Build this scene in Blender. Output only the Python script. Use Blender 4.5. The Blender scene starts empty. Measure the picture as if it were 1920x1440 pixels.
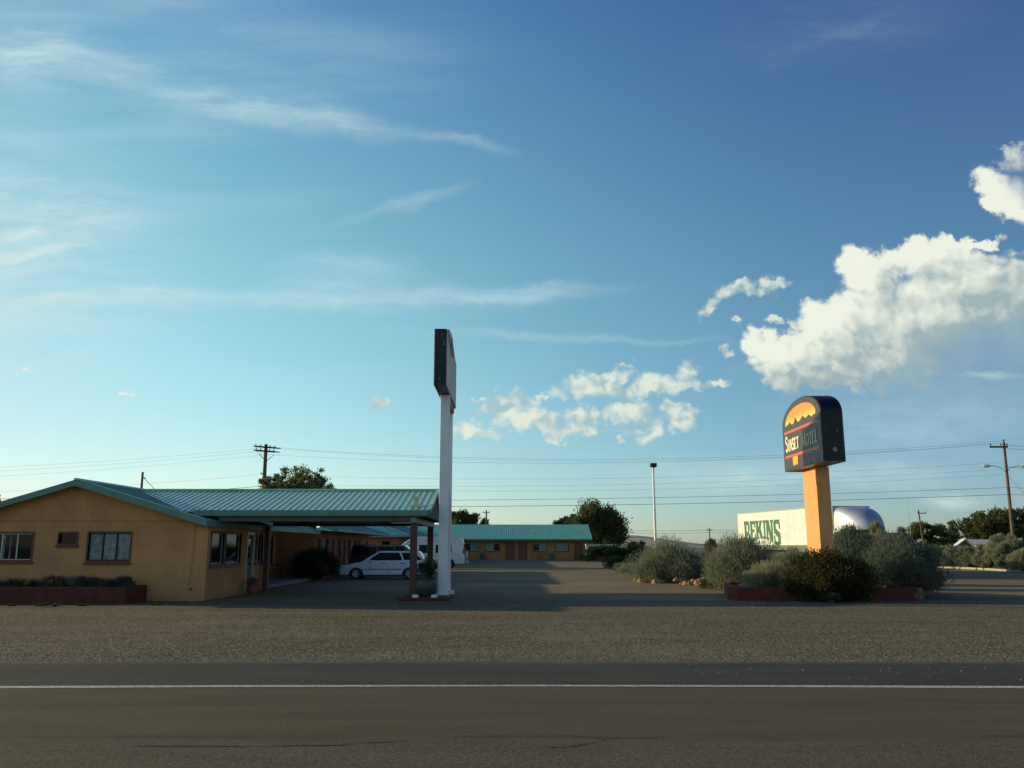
import bpy, math, random
import numpy as np
from math import sin, cos, pi, radians, sqrt, atan2, hypot
from mathutils import Vector

# ------------------------------------------------------------------ camera, world, sun, exposure
S = bpy.context.scene
COL = S.collection
PITCH = math.atan(306 / 1600)
cam = bpy.data.cameras.new("camera"); camo = bpy.data.objects.new("camera", cam); COL.objects.link(camo)
camo.location = (0, 0, 1.63); camo.rotation_euler = (pi / 2 + PITCH, 0, 0)
cam.sensor_width = 36; cam.lens = 30.0; cam.clip_start = .1; cam.clip_end = 20000
S.camera = camo
S.view_settings.view_transform = 'Standard'; S.view_settings.look = 'None'
S.view_settings.gamma = 1; S.view_settings.exposure = 0.0
S.cycles.max_bounces = 6; S.cycles.transparent_max_bounces = 8

SUN = Vector((-1, .27, .25)).normalized()
EL = math.asin(SUN.z); AZ = atan2(SUN.x, SUN.y)          # clockwise from +Y
sl = bpy.data.lights.new("sun", 'SUN'); so = bpy.data.objects.new("sun", sl); COL.objects.link(so)
sl.energy = 4.9; sl.angle = radians(.5); sl.color = (1.0, .79, .45)
so.rotation_euler = SUN.to_track_quat('Z', 'Y').to_euler()

W = bpy.data.worlds.new("World"); S.world = W; W.use_nodes = True


class NT:
    """small node-graph helper"""
    def __init__(s, t): s.t = t; s.n = t.nodes; s.l = t.links
    def new(s, typ, **k):
        n = s.n.new(typ)
        for a, b in k.items(): setattr(n, a, b)
        return n
    def put(s, sock, v):
        if isinstance(v, bpy.types.NodeSocket): s.l.new(v, sock)
        elif v is not None:
            try: sock.default_value = v
            except Exception: sock.default_value = (*v, 1)
    def m(s, op, a, b=None, c=None, clamp=False):
        n = s.new('ShaderNodeMath', operation=op); n.use_clamp = clamp
        s.put(n.inputs[0], a); s.put(n.inputs[1], b)
        if c is not None: s.put(n.inputs[2], c)
        return n.outputs[0]
    def vm(s, op, a, b=None, sc=None):
        n = s.new('ShaderNodeVectorMath', operation=op)
        s.put(n.inputs[0], a)
        if b is not None: s.put(n.inputs[1], b)
        if sc is not None: s.put(n.inputs[3], sc)
        return n.outputs[1] if op in ('LENGTH', 'DOT_PRODUCT') else n.outputs[0]
    def mix(s, f, a, b, mode='MIX'):
        n = s.new('ShaderNodeMix', data_type='RGBA', blend_type=mode)
        s.put(n.inputs[0], f); s.put(n.inputs[6], a); s.put(n.inputs[7], b)
        return n.outputs[2]
    def ramp(s, f, a, b, lo=0., hi=1., smooth=True):
        n = s.new('ShaderNodeMapRange', interpolation_type='SMOOTHSTEP' if smooth else 'LINEAR')
        s.put(n.inputs[0], f); s.put(n.inputs[1], a); s.put(n.inputs[2], b); s.put(n.inputs[3], lo); s.put(n.inputs[4], hi)
        return n.outputs[0]
    def noise(s, v, scale, det=3., rough=.55, dist=0., col=False):
        n = s.new('ShaderNodeTexNoise'); s.put(n.inputs['Vector'], v)
        n.inputs['Scale'].default_value = scale; n.inputs['Detail'].default_value = det
        n.inputs['Roughness'].default_value = rough; n.inputs['Distortion'].default_value = dist
        return n.outputs['Color' if col else 'Fac']
    def mapping(s, v, loc=(0, 0, 0), rot=(0, 0, 0), sc=(1, 1, 1), typ='POINT'):
        n = s.new('ShaderNodeMapping', vector_type=typ); s.put(n.inputs[0], v)
        n.inputs[1].default_value = loc; n.inputs[2].default_value = rot; n.inputs[3].default_value = sc
        return n.outputs[0]


def skydir(px, py):
    """direction (x/y, z/y) of a point of the sky, read off the photograph's bearings"""
    u = (px - 960) / 1600; v = (720 - py) / 1600
    y = cos(PITCH) - v * sin(PITCH)
    return u / y, (sin(PITCH) + v * cos(PITCH)) / y


def build_world():
    g = NT(W.node_tree); g.n.clear()
    out = g.new('ShaderNodeOutputWorld'); bg = g.new('ShaderNodeBackground')
    g.l.new(bg.outputs[0], out.inputs[0])
    sky = g.new('ShaderNodeTexSky', sky_type='NISHITA')
    sky.sun_disc = False; sky.sun_elevation = EL; sky.sun_rotation = AZ
    sky.altitude = 1900; sky.air_density = 1.0; sky.dust_density = 1.6; sky.ozone_density = 2.0
    tc = g.new('ShaderNodeTexCoord'); d = tc.outputs['Generated']
    sep = g.new('ShaderNodeSeparateXYZ'); g.l.new(d, sep.inputs[0])
    yy = g.m('MAXIMUM', sep.outputs[1], .05)
    cb = g.new('ShaderNodeCombineXYZ')
    g.l.new(g.m('DIVIDE', sep.outputs[0], yy), cb.inputs[0]); g.l.new(g.m('DIVIDE', sep.outputs[2], yy), cb.inputs[1])
    P = cb.outputs[0]
    front = g.ramp(sep.outputs[1], .12, .3)

    P0 = P
    w1 = g.vm('SCALE', g.vm('SUBTRACT', g.noise(P, 13, 4, .62, col=True), (.5, .5, .5)), sc=.055)
    w2 = g.vm('SCALE', g.vm('SUBTRACT', g.noise(P, 38, 6, .66, col=True), (.5, .5, .5)), sc=.036)
    P = g.vm('ADD', P, g.vm('ADD', w1, w2))

    last = [None]

    def chain(P, acc):
        # makes the next few nodes wait for the running result, which keeps the shader stack small
        a = acc if acc is not None else last[0]
        if a is None: return P
        n = g.new('ShaderNodeVectorMath', operation='MULTIPLY_ADD')
        g.put(n.inputs[0], a); n.inputs[1].default_value = (1e-7, 1e-7, 1e-7); g.put(n.inputs[2], P)
        return n.outputs[0]

    def field(P, ells, sm=.12):
        acc = None; PB = P
        for i_, (px, py, rx, ry, rot) in enumerate(ells):
            u, v = skydir(px, py)
            if i_ % 5 == 0: P = chain(PB, acc)
            q = g.mapping(P, (u, v, 0), (0, 0, radians(rot)), (rx / 1560, ry / 1560, 1), 'TEXTURE')
            l = g.vm('LENGTH', q)
            acc = l if acc is None else (g.m('SMOOTH_MIN', acc, l, sm) if sm else g.m('MINIMUM', acc, l))
        last[0] = g.m('SUBTRACT', 1.0, acc)
        return last[0]

    big = [(1720, 610, 200, 105, 6), (1800, 520, 150, 72, 5), (1560, 610, 85, 75, 50), (1480, 665, 90, 45, 5),
           (1435, 650, 42, 38, 60), (1620, 510, 62, 50, 20), (1720, 478, 90, 36, 12), (1830, 447, 62, 16, 3),
           (1900, 560, 120, 110, 0), (1640, 680, 200, 48, -2), (1560, 690, 150, 36, 0), (1890, 365, 66, 44, -20), (1905, 300, 42, 44, 0), (1975, 440, 60, 120, 0)]
    small = [(1335, 572, 34, 12, 24), (1362, 556, 28, 17, 15), (1405, 543, 42, 11, 8), (1455, 530, 28, 12, -5),
             (1390, 604, 11, 6, 0), (1455, 597, 13, 7, 0), (1488, 600, 12, 9, 0),
             (1090, 712, 45, 18, 10), (1120, 727, 82, 19, 0), (1150, 700, 46, 11, 0), (1215, 716, 42, 16, 0), (1255, 728, 80, 14, 0),
             (1292, 700, 28, 20, 20), (1300, 722, 24, 12, 0), (1352, 729, 20, 7, 0), (1365, 650, 14, 8, 0),
             (955, 757, 46, 15, 12), (940, 775, 70, 14, 5), (890, 807, 44, 13, 0), (1000, 790, 80, 20, -3), (1100, 775, 70, 17, 4),
             (1060, 800, 60, 16, 0), (1175, 766, 60, 19, 6), (1040, 810, 34, 12, 5), (1095, 812, 22, 10, 25), (1240, 790, 62, 18, 3),
             (1235, 812, 34, 15, 30), (1260, 772, 34, 14, -20), (1163, 820, 14, 7, 0), (710, 757, 19, 9, 0), (1012, 735, 13, 7, 0),
             (1175, 685, 20, 6, 0), (235, 740, 18, 3, 0), (45, 693, 18, 4, -8), (890, 757, 9, 4, 0)]
    nz = g.noise(P0, 26, 7, .66); nz2 = g.noise(P0, 9, 3, .5)
    nn = g.m('ADD', g.m('SUBTRACT', nz, .5), g.m('MULTIPLY', g.m('SUBTRACT', nz2, .5), .9))
    PW = g.vm('ADD', P0, g.vm('SCALE', g.vm('SUBTRACT', g.noise(P0, 30, 5, .65, col=True), (.5, .5, .5)), sc=.035))

    def billow(P, parts):
        """heaped rounded cells, like the tops of a cumulus"""
        acc = None
        for sc_, w_ in parts:
            v = g.new('ShaderNodeTexVoronoi', voronoi_dimensions='2D', feature='F1'); v.inputs['Scale'].default_value = sc_
            g.l.new(P, v.inputs['Vector'])
            t_ = g.m('MULTIPLY', g.m('SUBTRACT', .42, v.outputs['Distance']), w_)
            acc = t_ if acc is None else g.m('ADD', acc, t_)
        return acc
    BP = [(13, .55), (31, .42), (74, .26)]; SP = [(27, .6), (66, .42)]
    LO = g.vm('ADD', PW, (-.009, .011, 0))
    pb = billow(PW, BP); pb2 = billow(LO, BP)
    fb = field(P, big, .22); fs = field(P, small, .1)
    off = g.vm('ADD', P, (-.030, .030, 0))
    fb2 = field(off, big[:11], .22)
    grey = field(P0, [(1850, 640, 300, 125, 14), (1700, 690, 260, 50, 0)], .3)
    fade = field(P0, [(1890, 655, 200, 90, 12), (1760, 700, 170, 26, 0), (1925, 330, 62, 70, 0)], .1)
    hl = field(P0, [(1625, 555, 130, 95, 30)], 0)
    hz = g.m('MULTIPLY', g.ramp(g.m('ADD', field(P, [(1740, 640, 280, 125, 10), (1560, 700, 210, 42, 0), (1880, 600, 150, 160, 0)], .25), g.m('MULTIPLY', nn, .4)), -.1, .95), .55)
    db = g.m('ADD', g.m('ADD', fb, .10), g.m('ADD', g.m('MULTIPLY', pb, .85), g.m('MULTIPLY', nn, .28)))
    soft = g.ramp(fade, -.3, .5, .38, 1.1)
    ab = g.m('MULTIPLY', g.ramp(db, .02, g.m('ADD', soft, .02)), g.ramp(fade, 0, .8, .97, .5))
    lit = g.m('ADD', g.m('MULTIPLY', g.m('SUBTRACT', fb, fb2), .9), g.m('MULTIPLY', g.m('SUBTRACT', pb, pb2), 1.5))
    lit = g.m('ADD', lit, g.m('MULTIPLY', g.ramp(hl, -.4, .8), .42))
    lit = g.m('ADD', lit, g.m('MULTIPLY', g.m('SUBTRACT', nz2, .5), 1.0))
    lit = g.m('SUBTRACT', g.m('ADD', g.m('MULTIPLY', lit, .72), .40), g.m('MULTIPLY', g.ramp(grey, -.3, .9), .42))
    lit = g.m('ADD', lit, g.m('MULTIPLY', g.m('SUBTRACT', nz, .5), .35), clamp=True)
    ps_ = billow(PW, SP); ps2 = billow(LO, SP)
    ds = g.m('ADD', g.m('ADD', fs, .27), g.m('ADD', g.m('MULTIPLY', ps_, 1.0), g.m('MULTIPLY', nn, .5)))
    a_s = g.m('MULTIPLY', g.ramp(ds, -.05, .9), .84)
    ls = g.m('ADD', g.m('MULTIPLY', g.m('SUBTRACT', ps_, ps2), 2.2), .55, clamp=True)

    # cirrus streaks
    wv = g.vm('ADD', P0, g.vm('SCALE', g.vm('SUBTRACT', g.noise(P0, 5, 5, .6, col=True), (.5, .5, .5)), sc=.07)); P = P0
    streaks = [(-60, 560, 420, 170, 0, .40), (-60, 300, 380, 120, 0, .16), (60, 112, 200, 58, -8, .44), (290, 155, 140, 42, -14, .24), (430, 190, 140, 26, -13, .28), (560, 205, 150, 34, -12, .24), (700, 238, 140, 20, -13, .19),
               (860, 270, 120, 10, -13, .24), (760, 385, 130, 10, 13, .22), (120, 470, 190, 10, 6, .34), (30, 437, 70, 9, 3, .5),
               (70, 395, 230, 55, 0, .30), (620, 525, 150, 38, 10, .28), (1020, 545, 170, 13, 5, .26), (760, 565, 320, 20, 3, .28),
               (380, 560, 330, 12, -4, .26), (180, 570, 260, 10, -3, .26), (1560, 65, 150, 14, 30, .035), (1600, 40, 260, 60, 10, .05), (1760, 790, 300, 60, 0, .20), (480, 90, 380, 70, -10, .12),
               (1650, 890, 160, 20, 2, .30), (1785, 925, 70, 11, 3, .40), (1350, 890, 210, 26, -4, .34), (1860, 712, 60, 5, 0, .30),
               (950, 630, 240, 10, -2, .14), (1150, 640, 240, 6, -3, .14)]
    acc = None
    for i_, (px, py, rx, ry, rot, w) in enumerate(streaks):
        u, v = skydir(px, py)
        if i_ % 4 == 0: wq = chain(wv, acc)
        q = g.mapping(wq, (u, v, 0), (0, 0, radians(rot)), (rx * 1.15 / 1560, ry * 1.7 / 1560, 1), 'TEXTURE')
        l = g.ramp(g.vm('LENGTH', q), 1.2, 0, 0, w * 1.15)
        acc = l if acc is None else g.m('ADD', acc, l)
    st = g.noise(g.mapping(wv, rot=(0, 0, radians(8)), sc=(5, 26, 1)), 1, 6, .62)
    st3 = g.noise(g.mapping(wv, rot=(0, 0, radians(12)), sc=(14, 90, 1)), 1, 5, .7)
    cir = g.m('MULTIPLY', acc, g.m('MULTIPLY', g.ramp(st, .25, .72, .3, 1.35), g.ramp(st3, .25, .75, .7, 1.3)))
    st2 = g.noise(g.mapping(P, rot=(0, 0, radians(-9)), sc=(1.7, 9, 1)), 1, 4, .5)
    veil = g.m('MULTIPLY', g.ramp(st2, .45, .8), g.ramp(P_x(g, P), .1, -.6, .0, .42))
    cir = g.m('ADD', cir, veil, clamp=True)

    base = g.mix(1.0, sky.outputs[0], SKY_TINT, 'MULTIPLY')
    # clearer, deeper air away from the sun
    base = g.mix(1.0, base, g.mix(g.ramp(sep.outputs[0], -.45, .5), (1, 1, 1, 1), SKY_FAR, ), 'MULTIPLY')
    # air colour by bearing and height: coefficients of exp(c0 + c1 x + c2 z + c3 z^2 + c4 xz + c5 x^2)
    X_, Z_ = sep.outputs[0], g.m('MAXIMUM', sep.outputs[2], 0)
    E_ = None
    for cf, fq in zip(SKY_AIR, (None, X_, Z_, g.m('MULTIPLY', Z_, Z_), g.m('MULTIPLY', X_, Z_), g.m('MULTIPLY', X_, X_))):
        if fq is None: E_ = cf; continue
        n = g.new('ShaderNodeVectorMath', operation='MULTIPLY_ADD'); g.put(n.inputs[0], fq); n.inputs[1].default_value = cf; g.put(n.inputs[2], E_); E_ = n.outputs[0]
    base = g.mix(1.0, base, g.vm('POWER', (math.e,) * 3, E_), 'MULTIPLY')
    # sky behind the camera brightened and warmed as added fill for walls; zenith dimmed
    base = g.mix(1.0, base, g.mix(g.ramp(sep.outputs[1], .1, -.5), (1, 1, 1, 1), (1.42, 1.18, 1.05, 1)), 'MULTIPLY')
    base = g.mix(1.0, base, g.mix(g.ramp(sep.outputs[2], .62, .95), (1, 1, 1, 1), (.95, .85, .72, 1)), 'MULTIPLY')
    k = 1 / SKY_STRENGTH
    c1 = g.mix(g.m('MULTIPLY', cir, front), base, (.62 * k, .80 * k, .80 * k, 1))
    colS = g.mix(ls, (.42 * k, .56 * k, .56 * k, 1), (.82 * k, .86 * k, .72 * k, 1))
    c2 = g.mix(g.m('MULTIPLY', a_s, front), c1, colS)
    colB = g.mix(lit, (.35 * k, .46 * k, .48 * k, 1), (.88 * k, .91 * k, .78 * k, 1))
    c2 = g.mix(g.m('MULTIPLY', hz, front), c2, g.mix(nz2, (.24 * k, .38 * k, .46 * k, 1), (.46 * k, .58 * k, .58 * k, 1)))
    c3 = g.mix(g.m('MULTIPLY', ab, front), c2, colB)
    g.l.new(c3, bg.inputs[0]); bg.inputs[1].default_value = SKY_STRENGTH
    W.cycles.sampling_method = 'MANUAL'; W.cycles.sample_map_resolution = 512


def P_x(g, P):
    s = g.new('ShaderNodeSeparateXYZ'); g.l.new(P, s.inputs[0]); return s.outputs[0]


SKY_STRENGTH = .12
SKY_AIR = [(-0.437, -0.559, -0.427), (0.053, 0.158, 0.097), (1.817, 2.676, 0.91), (-3.393, -3.919, -0.571), (-0.24, -0.806, -0.322), (-0.639, -0.859, -0.691)]
SKY_TINT = (2.15, 2.42, 1.95, 1)
SKY_FAR = (.58, .66, .84, 1)
build_world()

# ------------------------------------------------------------------ scene helpers
R = random.Random(7)


class MB:
    """collects shapes, links them as one mesh object"""
    def __init__(s): s.v = []; s.f = []; s.mi = []
    def add(s, vs, fs, mi=0):
        b = len(s.v); s.v += [tuple(v) for v in vs]; s.f += [tuple(i + b for i in f) for f in fs]; s.mi += [mi] * len(fs); return s
    def box(s, x0, y0, z0, x1, y1, z1, mi=0):
        return s.add([(x0, y0, z0), (x1, y0, z0), (x1, y1, z0), (x0, y1, z0), (x0, y0, z1), (x1, y0, z1), (x1, y1, z1), (x0, y1, z1)],
                     [(0, 3, 2, 1), (4, 5, 6, 7), (0, 1, 5, 4), (1, 2, 6, 5), (2, 3, 7, 6), (3, 0, 4, 7)], mi)
    def quad(s, a, b, c, d, mi=0): return s.add([a, b, c, d], [(0, 1, 2, 3)], mi)
    def bar(s, a, b, w, h, mi=0, up=(0, 0, 1)):
        """box of section w x h from a to b"""
        a = Vector(a); b = Vector(b); t = (b - a).normalized(); u = Vector(up)
        if abs(t.dot(u)) > .98: u = Vector((0, 1, 0))
        r = t.cross(u).normalized() * (w / 2); q = r.cross(t).normalized() * (h / 2)
        vs = [a - r - q, a + r - q, a + r + q, a - r + q, b - r - q, b + r - q, b + r + q, b - r + q]
        return s.add(vs, [(0, 1, 2, 3), (7, 6, 5, 4), (0, 4, 5, 1), (1, 5, 6, 2), (2, 6, 7, 3), (3, 7, 4, 0)], mi)
    def tube(s, pts, rad, n=8, mi=0):
        pts = [Vector(p) for p in pts]
        rr = rad if isinstance(rad, (list, tuple)) else [rad] * len(pts)
        b = len(s.v); N = len(pts); ref = None
        for i, p in enumerate(pts):
            t = (pts[min(i + 1, N - 1)] - pts[max(i - 1, 0)]).normalized()
            if ref is None: ref = t.cross(Vector((0, 0, 1)) if abs(t.z) < .9 else Vector((1, 0, 0))).normalized()
            r = (ref - t * ref.dot(t)).normalized(); ref = r; q = t.cross(r)
            for k in range(n):
                a = 2 * pi * k / n; s.v.append(tuple(p + (r * cos(a) + q * sin(a)) * rr[i]))
        for i in range(N - 1):
            for k in range(n):
                s.f.append((b + i * n + k, b + i * n + (k + 1) % n, b + (i + 1) * n + (k + 1) % n, b + (i + 1) * n + k)); s.mi.append(mi)
        s.f.append(tuple(b + k for k in range(n))[::-1]); s.f.append(tuple(b + (N - 1) * n + k for k in range(n))); s.mi += [mi, mi]
        return s
    def lathe(s, prof, n=20, o=(0, 0, 0), axis='z', mi=0, cap=True):
        b = len(s.v)
        for r, h in prof:
            for k in range(n):
                a = 2 * pi * k / n
                p = {'z': (r * cos(a), r * sin(a), h), 'y': (r * cos(a), h, r * sin(a)), 'x': (h, r * cos(a), r * sin(a))}[axis]
                s.v.append((p[0] + o[0], p[1] + o[1], p[2] + o[2]))
        for i in range(len(prof) - 1):
            for k in range(n):
                s.f.append((b + i * n + k, b + i * n + (k + 1) % n, b + (i + 1) * n + (k + 1) % n, b + (i + 1) * n + k)); s.mi.append(mi)
        if cap and prof[0][0] > 1e-4: s.f.append(tuple(b + k for k in range(n))[::-1]); s.mi.append(mi)
        if cap and prof[-1][0] > 1e-4: s.f.append(tuple(b + (len(prof) - 1) * n + k for k in range(n))); s.mi.append(mi)
        return s
    def prism(s, poly, a0, a1, axis='y', mi=0):
        """polygon of (p,q) extruded: axis y -> (p, a, q); axis x -> (a, p, q); axis z -> (p, q, a)"""
        def P(p, q, a): return {'y': (p, a, q), 'x': (a, p, q), 'z': (p, q, a)}[axis]
        n = len(poly); vs = [P(p, q, a0) for p, q in poly] + [P(p, q, a1) for p, q in poly]
        fs = [tuple(range(n)), tuple(range(2 * n - 1, n - 1, -1))] + [(i, i + n, (i + 1) % n + n, (i + 1) % n) for i in range(n)]
        return s.add(vs, fs, mi)
    def build(s, name, mats, parent=None, smooth=False, bevel=0, seg=2, fix=True):
        me = bpy.data.meshes.new(name); me.from_pydata(s.v, [], s.f)
        if not isinstance(mats, (list, tuple)): mats = [mats]
        for m in mats: me.materials.append(m)
        if len(mats) > 1: me.polygons.foreach_set('material_index', s.mi)
        if fix:
            import bmesh
            bm = bmesh.new(); bm.from_mesh(me); bmesh.ops.recalc_face_normals(bm, faces=bm.faces); bm.to_mesh(me); bm.free()
        if smooth:
            me.polygons.foreach_set('use_smooth', [True] * len(me.polygons))
            me.set_sharp_from_angle(angle=radians(38))
        o = bpy.data.objects.new(name, me); COL.objects.link(o)
        if parent is not None: o.parent = parent
        if bevel:
            b = o.modifiers.new('bevel', 'BEVEL'); b.width = bevel; b.segments = seg; b.limit_method = 'ANGLE'; b.angle_limit = radians(40)
            me.polygons.foreach_set('use_smooth', [True] * len(me.polygons)); b.harden_normals = True
        return o


def thing(name, label, cat, loc=(0, 0, 0), rz=0, group=None):
    o = bpy.data.objects.new(name, None); COL.objects.link(o); o.location = loc; o.rotation_euler = (0, 0, rz); o.empty_display_size = .3
    return tag(o, label, cat, group)


def tag(o, label, cat, group=None):
    o['label'] = label; o['category'] = cat
    if group: o['group'] = group
    return o


def struct(o, kind='structure'): o['kind'] = kind; return o


def dup(root, loc, rz, label, group=None, sc=None):
    r = root.copy(); COL.objects.link(r); r.location = loc; r.rotation_euler = (0, 0, rz); r['label'] = label
    if sc: r.scale = sc
    if group: r['group'] = group
    for ch in list(root.children):
        c = ch.copy(); COL.objects.link(c); c.parent = r
        for gch in ch.children:
            d = gch.copy(); COL.objects.link(d); d.parent = c
    return r


# ------------------------------------------------------------------ materials
def mat(name, col, rough=.6, metal=0., var=.12, scale=6., bump=0., bscale=60., spec=.5, col2=None, coat=0., streak=False, fn=None):
    m = bpy.data.materials.new(name); m.use_nodes = True; g = NT(m.node_tree); g.n.clear()
    out = g.new('ShaderNodeOutputMaterial'); p = g.new('ShaderNodeBsdfPrincipled'); g.l.new(p.outputs[0], out.inputs[0])
    p.inputs['Roughness'].default_value = rough; p.inputs['Metallic'].default_value = metal
    p.inputs['Specular IOR Level'].default_value = spec
    if coat: p.inputs['Coat Weight'].default_value = coat; p.inputs['Coat Roughness'].default_value = .05
    tc = g.new('ShaderNodeTexCoord'); v = tc.outputs['Object']
    if fn:
        c, h, bs = fn(g, v, p); g.put(p.inputs[0], c)
    else:
        vv = g.mapping(v, sc=(1, 1, .22)) if streak else v
        n1 = g.noise(vv, scale, 5, .6)
        lo = tuple(x * (1 - var * 1.6) for x in col) if col2 is None else col2
        hi = tuple(min(1, x * (1 + var)) for x in col)
        c = g.mix(g.ramp(n1, .3, .7), (*lo, 1), (*hi, 1)); g.l.new(c, p.inputs[0])
        h = g.noise(v, bscale, 4, .6) if bump else None; bs = bump
        if rough > .1: g.put(p.inputs['Roughness'], g.ramp(n1, .2, .8, max(rough - .12, .02), min(rough + .1, 1)))
    if bs:
        b = g.new('ShaderNodeBump'); b.inputs['Strength'].default_value = 1; b.inputs['Distance'].default_value = bs
        g.l.new(h, b.inputs['Height']); g.l.new(b.outputs[0], p.inputs['Normal'])
    return m


def f_gravel(g, v, p):
    fine = g.noise(v, 55, 3, .7); mid = g.noise(v, 14, 3, .6)
    big = g.noise(g.mapping(v, sc=(.16, .55, 1)), 1, 5, .6); tracks = g.noise(g.mapping(v, sc=(.05, 1.9, 1)), 1, 4, .6, .4)
    vo = g.new('ShaderNodeTexVoronoi'); vo.inputs['Scale'].default_value = 30; g.l.new(v, vo.inputs['Vector'])
    c = g.mix(g.ramp(big, .35, .68), (.096, .084, .048, 1), (.150, .130, .074, 1))
    c = g.mix(g.m('MULTIPLY', g.ramp(tracks, .5, .72), .5), c, (.165, .145, .10, 1))
    c = g.mix(g.m('MULTIPLY', g.ramp(mid, .5, .75), .45), c, (.085, .075, .062, 1))
    sp = g.new('ShaderNodeSeparateXYZ'); g.l.new(v, sp.inputs[0])
    ye = g.m('ADD', sp.outputs[1], g.m('MULTIPLY', g.m('SUBTRACT', g.noise(g.mapping(v, sc=(.5, 1.2, 1)), 1, 4, .6), .5), 1.4))
    c = g.mix(g.ramp(ye, 13.9, 13.1, 0, .7), c, (.115, .112, .092, 1))                   # greyer chips thrown off the asphalt
    for y0_, w0_, k_ in ((15.4, .22, .4), (17.1, .25, .45), (20.6, .3, .35)):            # wheel tracks along the verge
        c = g.mix(g.m('MULTIPLY', g.ramp(g.m('ABSOLUTE', g.m('SUBTRACT', ye, y0_)), w0_, 0), k_), c, (.075, .064, .042, 1))
    patch = g.noise(g.mapping(v, sc=(.22, .5, 1)), 1, 4, .6, .6)
    c = g.mix(g.ramp(patch, .56, .7, 0, .5), c, (.20, .175, .115, 1))                   # bare packed dirt
    gr = g.new('ShaderNodeSeparateColor'); g.l.new(vo.outputs['Color'], gr.inputs[0])
    c = g.mix(g.m('MULTIPLY', g.ramp(gr.outputs[0], .6, .95), .85), c, (.34, .30, .20, 1))
    c = g.mix(g.m('MULTIPLY', g.ramp(fine, .48, .25), .85), c, (.03, .027, .02, 1))
    h = g.m('ADD', g.m('MULTIPLY', fine, .6), g.m('MULTIPLY', vo.outputs['Distance'], -.8))
    return c, g.m('ADD', h, g.m('MULTIPLY', mid, .8)), .018


def f_lot(g, v, p):
    fine = g.noise(v, 45, 3, .7); mid = g.noise(v, 7, 3, .6)
    big = g.noise(g.mapping(v, sc=(.12, .2, 1)), 1, 5, .6)
    c = g.mix(g.ramp(big, .35, .68), (.185, .148, .082, 1), (.265, .21, .118, 1))
    c = g.mix(g.m('MULTIPLY', g.ramp(mid, .5, .75), .4), c, (.27, .22, .13, 1))
    c = g.mix(g.m('MULTIPLY', g.ramp(fine, .45, .25), .6), c, (.03, .028, .025, 1))
    return c, g.m('ADD', fine, mid), .012


def f_road(g, v, p):
    fine = g.noise(v, 60, 3, .75); mid = g.noise(g.mapping(v, sc=(.4, 2.2, 1)), 1, 5, .65)
    sp = g.new('ShaderNodeSeparateXYZ'); g.l.new(v, sp.inputs[0])
    ys = g.m('ADD', sp.outputs[1], g.m('MULTIPLY', g.m('SUBTRACT', g.noise(g.mapping(v, sc=(.7, .7, 1)), 1, 5, .6), .5), .35))
    c = g.mix(g.ramp(mid, .3, .7), (.094, .082, .046, 1), (.122, .107, .062, 1))
    # coarse chip seal nearer than the paving joint, dark joint line
    near = g.ramp(ys, 7.75, 7.6)
    chip = g.noise(v, 34, 2, .7)
    c = g.mix(g.m('MULTIPLY', g.ramp(chip, .52, .66), g.m('ADD', g.m('MULTIPLY', near, .5), .08)), c, (.19, .17, .12, 1))
    c = g.mix(g.m('MULTIPLY', g.ramp(chip, .46, .34), g.m('ADD', g.m('MULTIPLY', near, .5), .10)), c, (.04, .036, .028, 1))
    oil = g.noise(g.mapping(v, sc=(.8, 2.4, 1)), 1, 3, .5, .5)
    c = g.mix(g.ramp(oil, .66, .76, 0, .45), c, (.05, .045, .034, 1))
    c = g.mix(g.m('MULTIPLY', g.ramp(fine, .5, .68), g.m('ADD', g.m('MULTIPLY', near, .6), .2)), c, (.20, .18, .145, 1))
    c = g.mix(g.m('MULTIPLY', g.ramp(fine, .46, .3), g.m('ADD', g.m('MULTIPLY', near, .55), .25)), c, (.035, .032, .028, 1))
    j = g.m('MULTIPLY', g.ramp(g.m('ABSOLUTE', g.m('SUBTRACT', ys, 7.86)), .11, 0), g.ramp(g.noise(g.mapping(v, sc=(.5, 1, 1)), 1, 4, .6), .42, .62, 0, .6))
    c = g.mix(j, c, (.032, .031, .026, 1))
    w = g.m('MULTIPLY', g.ramp(g.m('ABSOLUTE', g.m('SUBTRACT', ys, 9.6)), .5, 0), .22)
    c = g.mix(w, c, (.06, .056, .045, 1))
    return c, fine, .008


def f_shoulder(g, v, p):
    fine = g.noise(v, 60, 3, .75); mid = g.noise(g.mapping(v, sc=(.3, 1.4, 1)), 1, 5, .65)
    c = g.mix(g.ramp(mid, .3, .7), (.046, .046, .033, 1), (.066, .064, .045, 1))
    c = g.mix(g.m('MULTIPLY', g.ramp(fine, .55, .75), .5), c, (.15, .14, .115, 1))
    sp = g.new('ShaderNodeSeparateXYZ'); g.l.new(v, sp.inputs[0])
    e = g.m('ADD', sp.outputs[1], g.m('MULTIPLY', g.noise(v, 3, 4, .7), .5))
    c = g.mix(g.ramp(e, 12.8, 13.15, 0, .75), c, (.14, .125, .10, 1))
    return c, fine, .006


def f_stucco(base):
    def f(g, v, p):
        n = g.noise(v, 1.1, 5, .6); st = g.noise(g.mapping(v, sc=(3.0, 3.0, .35)), 1, 5, .65)
        c = g.mix(g.ramp(n, .3, .7), tuple(x * .84 for x in base) + (1,), tuple(x * 1.08 for x in base) + (1,))
        c = g.mix(g.m('MULTIPLY', g.ramp(st, .52, .8), .35), c, tuple(x * .62 for x in base) + (1,))
        sp = g.new('ShaderNodeSeparateXYZ'); g.l.new(v, sp.inputs[0])
        d = g.m('MULTIPLY', g.ramp(g.m('ADD', sp.outputs[2], g.m('MULTIPLY', st, .5)), .62, .2), .45)
        c = g.mix(d, c, (.22, .17, .12, 1))
        return c, g.noise(v, 35, 4, .65), .006
    return f


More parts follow.
